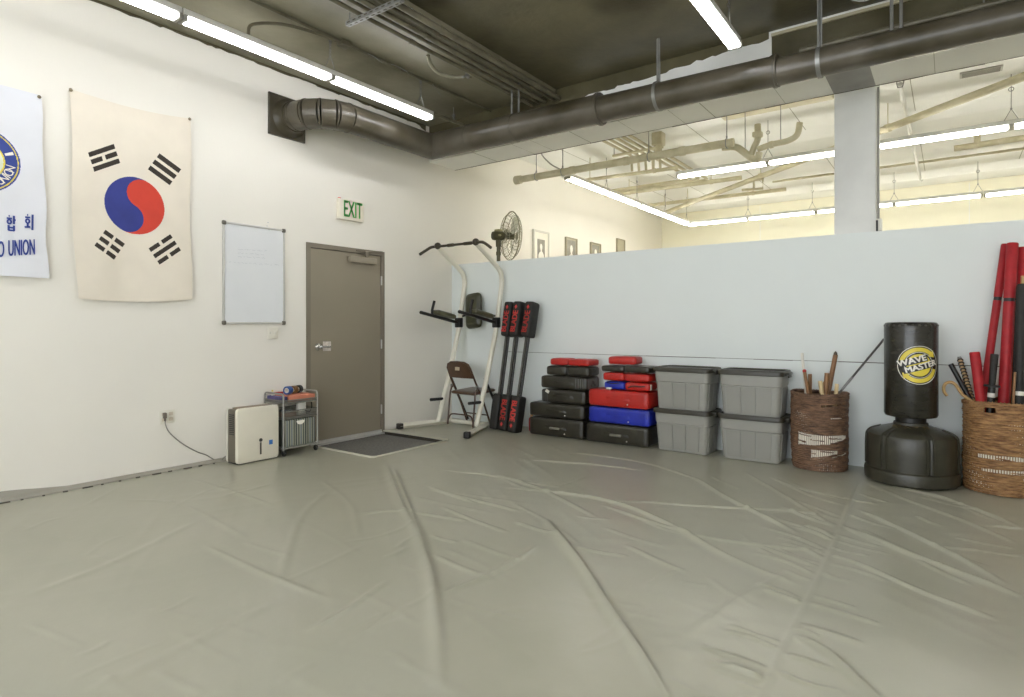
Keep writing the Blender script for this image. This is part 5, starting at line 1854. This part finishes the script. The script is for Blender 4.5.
# thin ones
stick('thin_stick', 'thin orange lacquered stick between the red and the black ones', 'stick', (1014.5, 300), -.13, (1009.5, 402), -.17, .45, .0075, M_orange, G2)
stick('thin_stick', 'thin dark stick behind the thick red foam stick', 'stick', (1016.5, 273), -.07, (1012, 402), -.13, .45, .011, M_black, G2)
stick('thin_stick', 'thin brown wooden stick in front of the black padded stick', 'stick', (1015, 372), -.385, (1013, 404), -.39, .45, .009, M_wood, G2)
# practice sword with a round guard
a, b, c_ = stick_pts((994.5, 354), -.42, (990.5, 404), -.42, .46)
o = thing('practice_sword', 'black practice sword handle with round guard and white band', 'sword', c_, 0, G2)
v = a - c_
d = v.normalized()
k = (ony(991.2, 386, -.42) - c_).length
MB().tube([Vector((0, 0, 0)), d * (k - .01)], .024, 14).build('blade', M_black, o)
MB().tube([d * (k + .008), v - d * .006, v], .025, 14, radii=[.021, .026, .022]).build('grip', M_nylon, o)
MB().tube([d * (k - .006), d * (k + .008)], .052, 24, radii=[.052, .050]).build('guard', M_rub, o)
MB().tube([d * (k - .085), d * (k - .052)], .0255, 16).build('white_band', mat('band_white', (206, 200, 194), .5), o)
# plain black baton and the wrapped handle
o, top = stick('baton', 'plain black baton leaning left out of the golden basket', 'stick', (950.5, 364), -.26, (971, 401), -.26, .57, .0185, M_black, G2)
a, b, c_ = stick_pts((959.5, 358), -.21, (972, 399), -.215, .57)
o = thing('practice_sword', 'sword handle wrapped in black and tan stripes behind the baton', 'sword', c_, 0, G2)
v = a - c_
d = v.normalized()
MB().tube([Vector((0, 0, 0)), v], .0155, 14).build('grip', mat('wrap_tan', (190, 160, 116), .6), o)
mb = MB()
L = v.length
n = Vector((0, 1, 0)).cross(d).normalized(); n2 = d.cross(n)
k = L - .02
while k > L - .34:
    pts = [d * (k - .012 * math.sin(q)) + n * (.0165 * math.cos(q)) + n2 * (.0165 * math.sin(q)) for q in np.linspace(0, 2 * PI, 14, endpoint=False)]
    mb.tube(pts, .0056, 6, closed=True)
    k -= .026
mb.build('wrapping', M_black, o)
MB().tube([v - d * .004, v + d * .012], .0165, 14, radii=[.0165, .011]).build('pommel', M_galv, o)
# hooked cane
p = [ony(px, py, -.325) for px, py in ((947.0, 396), (944.2, 392), (943.6, 387.5), (945.5, 383.8), (949.5, 382.2), (954, 383.5), (958, 388), (962, 394), (966.6, 397.5), (972.4, 401.5))]
c_ = p[-1] + (p[-1] - p[-2]).normalized() * .03
o = thing('walking_cane', 'tan hooked cane hanging over the left rim of the golden basket', 'cane', c_, 0, G2)
pp = smooth_path([q - c_ for q in p] + [Vector((0, 0, 0))], 5)
MB().tube(pp, .0115, 10, radii=[.010 + .002 * min(1, i / 6) for i in range(len(pp))]).build('cane', M_bamboo, o)

# --- free standing punching bag
bx, by = 5.345, -.372
bz = fmax(bx - .3, bx + .3, by - .33, by + .3) + .002
t = thing('punching_bag', 'black free-standing punching bag with yellow round logo on a wide black base', 'punching bag', (bx, by, bz))
M_bag = mat('bag_vinyl', (44, 42, 34), .27, rgb2=(32, 31, 24), scale=6, bump=.12, bscale=14, stretch=(1, 1, 5), spec=.55)
M_base = mat('base_plastic', (58, 56, 44), .33, rgb2=(46, 44, 34), scale=12, bump=.15, bscale=120, spec=.5)
def lobes(a, r, z):
    # six flat panels parted by narrow upright grooves
    if r < .16:
        return r
    k = (a / (PI / 3) + .05) % 1.0
    g = math.exp(-((min(k, 1 - k)) / .045) ** 2)
    fl = (math.cos((k - .5) * PI / 3) ** -1) * math.cos(PI / 6)
    w_ = min(1, max(0, (r - .16) / .1))
    return r * (1 - w_ * (.030 * g * (z > .106)))
MB().lathe([(.318, 0), (.328, .012), (.330, .085), (.326, .098), (.318, .104), (.314, .108), (.316, .25), (.314, .345), (.304, .378), (.276, .402), (.21, .428), (.155, .444), (.125, .455), (.12, .475)], (0, 0, 0), 144, fn=lobes).build('base', M_base, t, 30)
mb = MB()
for k in range(6):
    a = (k - .05) * PI / 3
    for da in (-.075, .075):
        prof_ = [(.318, .112), (.319, .25), (.316, .345), (.306, .378), (.278, .402), (.212, .428)]
        mb.tube(smooth_path([(r * math.cos(a + da * (.3 / r if r > .25 else 1)), r * math.sin(a + da * (.3 / r if r > .25 else 1)), z) for r, z in prof_], 3), .008, 6)
mb.build('panel_ribs', M_base, t)
MB().lathe([(.115, .44), (.115, .475), (.108, .48), (.108, .54)], (0, 0, 0), 40).build('neck', M_black, t)
mb = MB()
rd = random.Random(8)
for k in range(26):
    a = -PI / 2 + rd.uniform(-1.0, 1.0)
    r0_ = .125 + rd.uniform(0, .04)
    z_ = .4555 - (r0_ - .125) * .38
    mb.rbox((r0_ * math.cos(a), r0_ * math.sin(a), z_), (.018, .012, .004), .0015, 1, rot=Matrix.Rotation(a + rd.uniform(-.5, .5), 3, 'Z'))
mb.build('moulded_marks', mat('mould_mark', (104, 86, 48), .5), t)
BR = .188
bag = MB().lathe([(.08, .520), (BR - .03, .521), (BR - .008, .527), (BR, .545), (BR - .001, .90), (BR, 1.258), (BR - .003, 1.277), (BR - .012, 1.288), (BR - .03, 1.292), (.05, 1.294), (.001, 1.294)], (0, 0, 0), 72).build('bag', M_bag, t, 50)
mb = MB()
for k in range(26):
    a = 2 * PI * k / 26
    mb.rbox(((BR - .006) * math.cos(a), (BR - .006) * math.sin(a), 1.268), (.012, .022, .022), .004, 1, rot=Matrix.Rotation(a, 3, 'Z') @ Matrix.Rotation(-.45, 3, 'Y'))
mb.build('top_pleats', mat('bag_pleat', (52, 50, 38), .35), bag)
# logo wrapped on the skin, facing the room
dirc = math.atan2(CAM[1] - by, CAM[0] - bx)
lp_z = .951
lp_a = dirc + math.radians(18)
def skin(u, v, k):
    """u along the skin (m, to the right), v up (m), k = lift"""
    a = lp_a + u / BR
    return Vector(((BR + k) * math.cos(a), (BR + k) * math.sin(a), lp_z + v))
def disc_arc(mb, r0_, r1_, a0, a1, k, m, n=48, cx_=0, cy2=0):
    vs, fs = [], []
    for i in range(n + 1):
        a = math.radians(a0 + (a1 - a0) * i / n)
        for j in range(5):
            r = r0_ + (r1_ - r0_) * j / 4
            vs.append(skin(cx_ + r * math.cos(a), cy2 + r * math.sin(a), k))
    for i in range(n):
        for j in range(4):
            fs.append((i * 5 + j, i * 5 + 5 + j, i * 5 + 6 + j, i * 5 + 1 + j))
    mb.add(vs, fs, m)
mb = MB()
disc_arc(mb, .148, .153, 0, 360, .0012, 1)
disc_arc(mb, .108, .140, 48, 165, .0012, 0)
disc_arc(mb, .108, .140, 228, 345, .0012, 0)
disc_arc(mb, .100, .1035, 0, 360, .0012, 1)
disc_arc(mb, 1e-4, .088, 0, 360, .0012, 0)
for s in (0, PI):
    a = math.radians(48) + s if s == 0 else math.radians(228)
    ca, sa = math.cos(a), math.sin(a)
    pts = [(.094, 0), (.158, .0), (.124, -.045)] if True else []
    mb.add([skin(r * ca - q * sa, r * sa + q * ca, .0015) for r, q in pts], [(0, 1, 2)], 0)
til = math.radians(17)
def lettered(s, u0, v0, size, k, m, wide=1.0, bold=0.0):
    text_solid(mb, s, size, lambda a, b: skin(u0 + a * math.cos(til) - b * math.sin(til), v0 + a * math.sin(til) + b * math.cos(til), k), m, wide, bold)
# dark backing behind the words, then the words in white
def slab_(u0, v0, w_, h_, k, m):
    vs, fs = [], []
    for i in range(21):
        for j in (0, 1):
            a, b = (i / 20 - .5) * w_, (j - .5) * h_
            vs.append(skin(u0 + a * math.cos(til) - b * math.sin(til), v0 + a * math.sin(til) + b * math.cos(til), k))
    fs = [(2 * i, 2 * i + 2, 2 * i + 3, 2 * i + 1) for i in range(20)]
    mb.add(vs, fs, m)
slab_(-.045, .030, .215, .050, .0018, 2)
slab_(.015, -.012, .260, .050, .0018, 2)
lettered('WAVE', -.050, .032, .066, .0026, 1, 1.12, .0030)
lettered('MASTER', .018, -.011, .062, .0026, 1, 1.08, .0030)
mb.build('logo', [M_lens, M_white, M_black], bag, 0)

# ================================================================== ABOVE THE PARTITION
# --- pedestal fan standing in the next room
fx, fy = .585, .30
t = thing('pedestal_fan', 'tall pedestal fan showing its round wire cage above the partition', 'fan', (fx, fy, 0.0))
MB().lathe([(.30, 0), (.30, .02), (.26, .035), (.06, .05), (.045, .09)], (.05, .12 - .0 + .05, 0), 36).build('base', M_fan, t)
MB().tube([(0.0, .0, .04), (0, 0, 2.38)], .026, 14).build('pole', M_fan, t)
mb = MB().cyl((0, 0, 2.25), (0, 0, 2.30), .034, seg=14); mb.rbox((0, 0, 2.42), (.06, .06, .11), .012)
mb.build('collar', M_fan, t)
nrm = Vector((.535, .846, 0)).normalized()
hc = ony(510.5, 236, .46) - Vector((fx, fy, 0))
Rf = nrm.to_track_quat('Z', 'Y').to_matrix()
mc = Vector((0, 0, 2.52))
mb = MB()
Rm2 = (hc - mc).normalized().to_track_quat('Z', 'Y').to_matrix()
mb.lathe([(.03, -.095), (.055, -.088), (.064, -.06), (.064, .05), (.05, .08), (.03, .10)], mc, 24, R=Rm2)
mot = mb.build('motor', M_fan, t)
mb = MB().rbox(mc + Vector((0, 0, .072)), (.09, .08, .03), .008)
mb.rbox(mc + Vector((0, 0, .0)), (.125, .125, .028), .01)
mb.build('motor_band', mat('band_tan', (150, 144, 104), .4), mot)
RC = .335
MB().tube([mc, hc], .022, 12).build('axle', M_fan, t)
mb = MB()
for zc_, r in ((-.085, RC * .55), (-.055, RC * .85), (0, RC), (.055, RC * .85), (.085, RC * .55), (.092, RC * .3), (-.092, RC * .3)):
    mb.tube([hc + Rf @ Vector((r * math.cos(a), r * math.sin(a), zc_)) for a in np.linspace(0, 2 * PI, 48, endpoint=False)], .004 if r < RC else .008, 6, closed=True)
for k in range(32):
    a = 2 * PI * k / 32
    for s in (-1, 1):
        prof_ = [(RC * .12, .095), (RC * .4, .092), (RC * .7, .074), (RC * .9, .045), (RC, .0)]
        mb.tube([hc + Rf @ Vector((r * math.cos(a + .25 * (1 - r / RC)), r * math.sin(a + .25 * (1 - r / RC)), s * z_)) for r, z_ in prof_], .0022, 4)
mb.tube([hc + Rf @ Vector((0, 0, -.099)), hc + Rf @ Vector((0, 0, -.090))], RC * .14, 20)
mb.tube([hc + Rf @ Vector((0, 0, .090)), hc + Rf @ Vector((0, 0, .099))], RC * .14, 20)
mb.build('cage', M_wire, t)
mb = MB()
for k in range(3):
    a0 = 2 * PI * k / 3 + .3
    vs, fs = [], []
    for i in range(9):
        r = .05 + (RC - .075) * i / 8
        wd = .06 + .09 * math.sin(PI * min(1, i / 8 * .9 + .05))
        for j in range(7):
            q = (j / 6 - .5)
            a = a0 + q * wd / max(r, .09) * 1.0
            vs.append(hc + Rf @ Vector((r * math.cos(a), r * math.sin(a), .045 * q * 2 * (.4 + .6 * i / 8) * .5)))
    for i in range(8):
        for j in range(6):
            fs.append((i * 7 + j, (i + 1) * 7 + j, (i + 1) * 7 + j + 1, i * 7 + j + 1))
    n0 = len(vs)
    vs += [v + Rf @ Vector((0, 0, .003)) for v in vs]
    fs += [tuple(n0 + k_ for k_ in reversed(f)) for f in fs]
    b_ = MB().add(vs, fs)
    b_.build('blade', mat('blade_metal', (226, 222, 198), .35), t)
MB().tube([hc + Rf @ Vector((0, 0, -.04)), hc + Rf @ Vector((0, 0, .05))], .05, 20).build('hub', M_fan, t)

# --- framed pictures on the left wall of the next room
def picture(y0, y1, ztop, h, fm, mm, label, silhouette, dep=.035, fw=.03):
    t = thing('picture_frame', label, 'picture', (0, (y0 + y1) / 2, ztop - h), 0, 'framed pictures on the next room wall')
    w_ = y1 - y0
    mb = MB()
    mb.box(0, dep, -w_ / 2, -w_ / 2 + fw, 0, h); mb.box(0, dep, w_ / 2 - fw, w_ / 2, 0, h)
    mb.box(0, dep, -w_ / 2 + fw, w_ / 2 - fw, 0, fw); mb.box(0, dep, -w_ / 2 + fw, w_ / 2 - fw, h - fw, h)
    mb.build('frame', fm, t, 0)
    MB().box(.002, dep * .55, -w_ / 2 + fw, w_ / 2 - fw, fw, h - fw).build('mount', mm, t, 0)
    if silhouette:
        iw, ih = (w_ - 2 * fw) * silhouette[0], (h - 2 * fw) * silhouette[1]
        pm = mat('photo_grey', (150, 146, 132), .5, rgb2=(120, 116, 104), scale=9)
        ph = MB().box(dep * .55, dep * .6, -iw / 2, iw / 2, h / 2 - ih / 2, h / 2 + ih / 2).build('photograph', pm, t, 0)
        mb = MB()
        poly = [(-.42, -.5), (.42, -.5), (.40, -.22), (.24, -.08), (.10, -.04), (.10, .02), (.16, .10), (.17, .20), (.10, .29), (-.02, .31), (-.13, .27), (-.17, .17), (-.14, .06), (-.08, .0), (-.08, -.05), (-.24, -.09), (-.40, -.22)]
        mb.prism([(a * iw * .9, b * ih) for a, b in poly], (dep * .6, 0, h / 2), (0, 1, 0), (0, 0, 1), .001)
        mb.build('figure', M_white, ph, 0)
M_fsil = mat('frame_silver', (206, 202, 190), .4, var=.04)
M_ftan = mat('frame_taupe', (150, 142, 118), .5, var=.05)
M_mnt = mat('mount_white', (236, 232, 218), .6, var=.01)
M_mntt = mat('mount_taupe', (172, 164, 140), .55, var=.04)
picture(1.99, 2.47, 2.885, .66, M_fsil, M_mnt, 'large silver framed portrait right beside the fan', (.55, .62))
picture(3.03, 3.43, 2.885, .55, M_ftan, M_mntt, 'taupe framed portrait, second from the fan', (.86, .9), .04, .02)
picture(3.96, 4.36, 2.895, .50, M_ftan, M_mntt, 'taupe framed portrait, third from the fan', (.86, .9), .04, .02)
picture(5.09, 5.45, 3.10, .62, M_ftan, M_mntt, 'plain taupe framed picture farthest from the fan', None, .04, .02)

# ================================================================== CAMERA, LIGHT, VIEW
cam = bpy.data.cameras.new('camera')
co = bpy.data.objects.new('camera', cam)
C.objects.link(co)
co.location = CAM
co.rotation_euler = (PI / 2, 0, YAW)
cam.sensor_width = 36.0
cam.lens = FPX / 1024 * 36.0
cam.shift_y = -(348.5 - HY) / 1024
cam.clip_start = .05
bpy.context.scene.camera = co

w = bpy.data.worlds.new('world')
bpy.context.scene.world = w
w.use_nodes = True
w.node_tree.nodes['Background'].inputs[0].default_value = (.90, .95, 1.0, 1)
w.node_tree.nodes['Background'].inputs[1].default_value = 4.0
pl = bpy.data.lights.new('added_window_portal', 'AREA')
pl.shape = 'RECTANGLE'
pl.size, pl.size_y = WX1 - WX0, WZ1 - WZ0
pl.cycles.is_portal = True  # guides sky light in through the added rear window
po = bpy.data.objects.new('added_window_portal', pl)
C.objects.link(po)
po.location = ((WX0 + WX1) / 2, YB - .16, (WZ0 + WZ1) / 2)
po.rotation_euler = (PI / 2, 0, PI)

sc = bpy.context.scene
sc.view_settings.view_transform = 'Standard'
sc.view_settings.look = 'None'
sc.view_settings.exposure = 0.68
sc.view_settings.gamma = 1.0
sc.view_settings.use_curve_mapping = False
sc.cycles.use_denoising = True
sc.cycles.max_bounces = 10
sc.cycles.diffuse_bounces = 6
sc.cycles.glossy_bounces = 4
sc.cycles.caustics_reflective = False
sc.cycles.caustics_refractive = False
sc.cycles.sample_clamp_indirect = 6.0
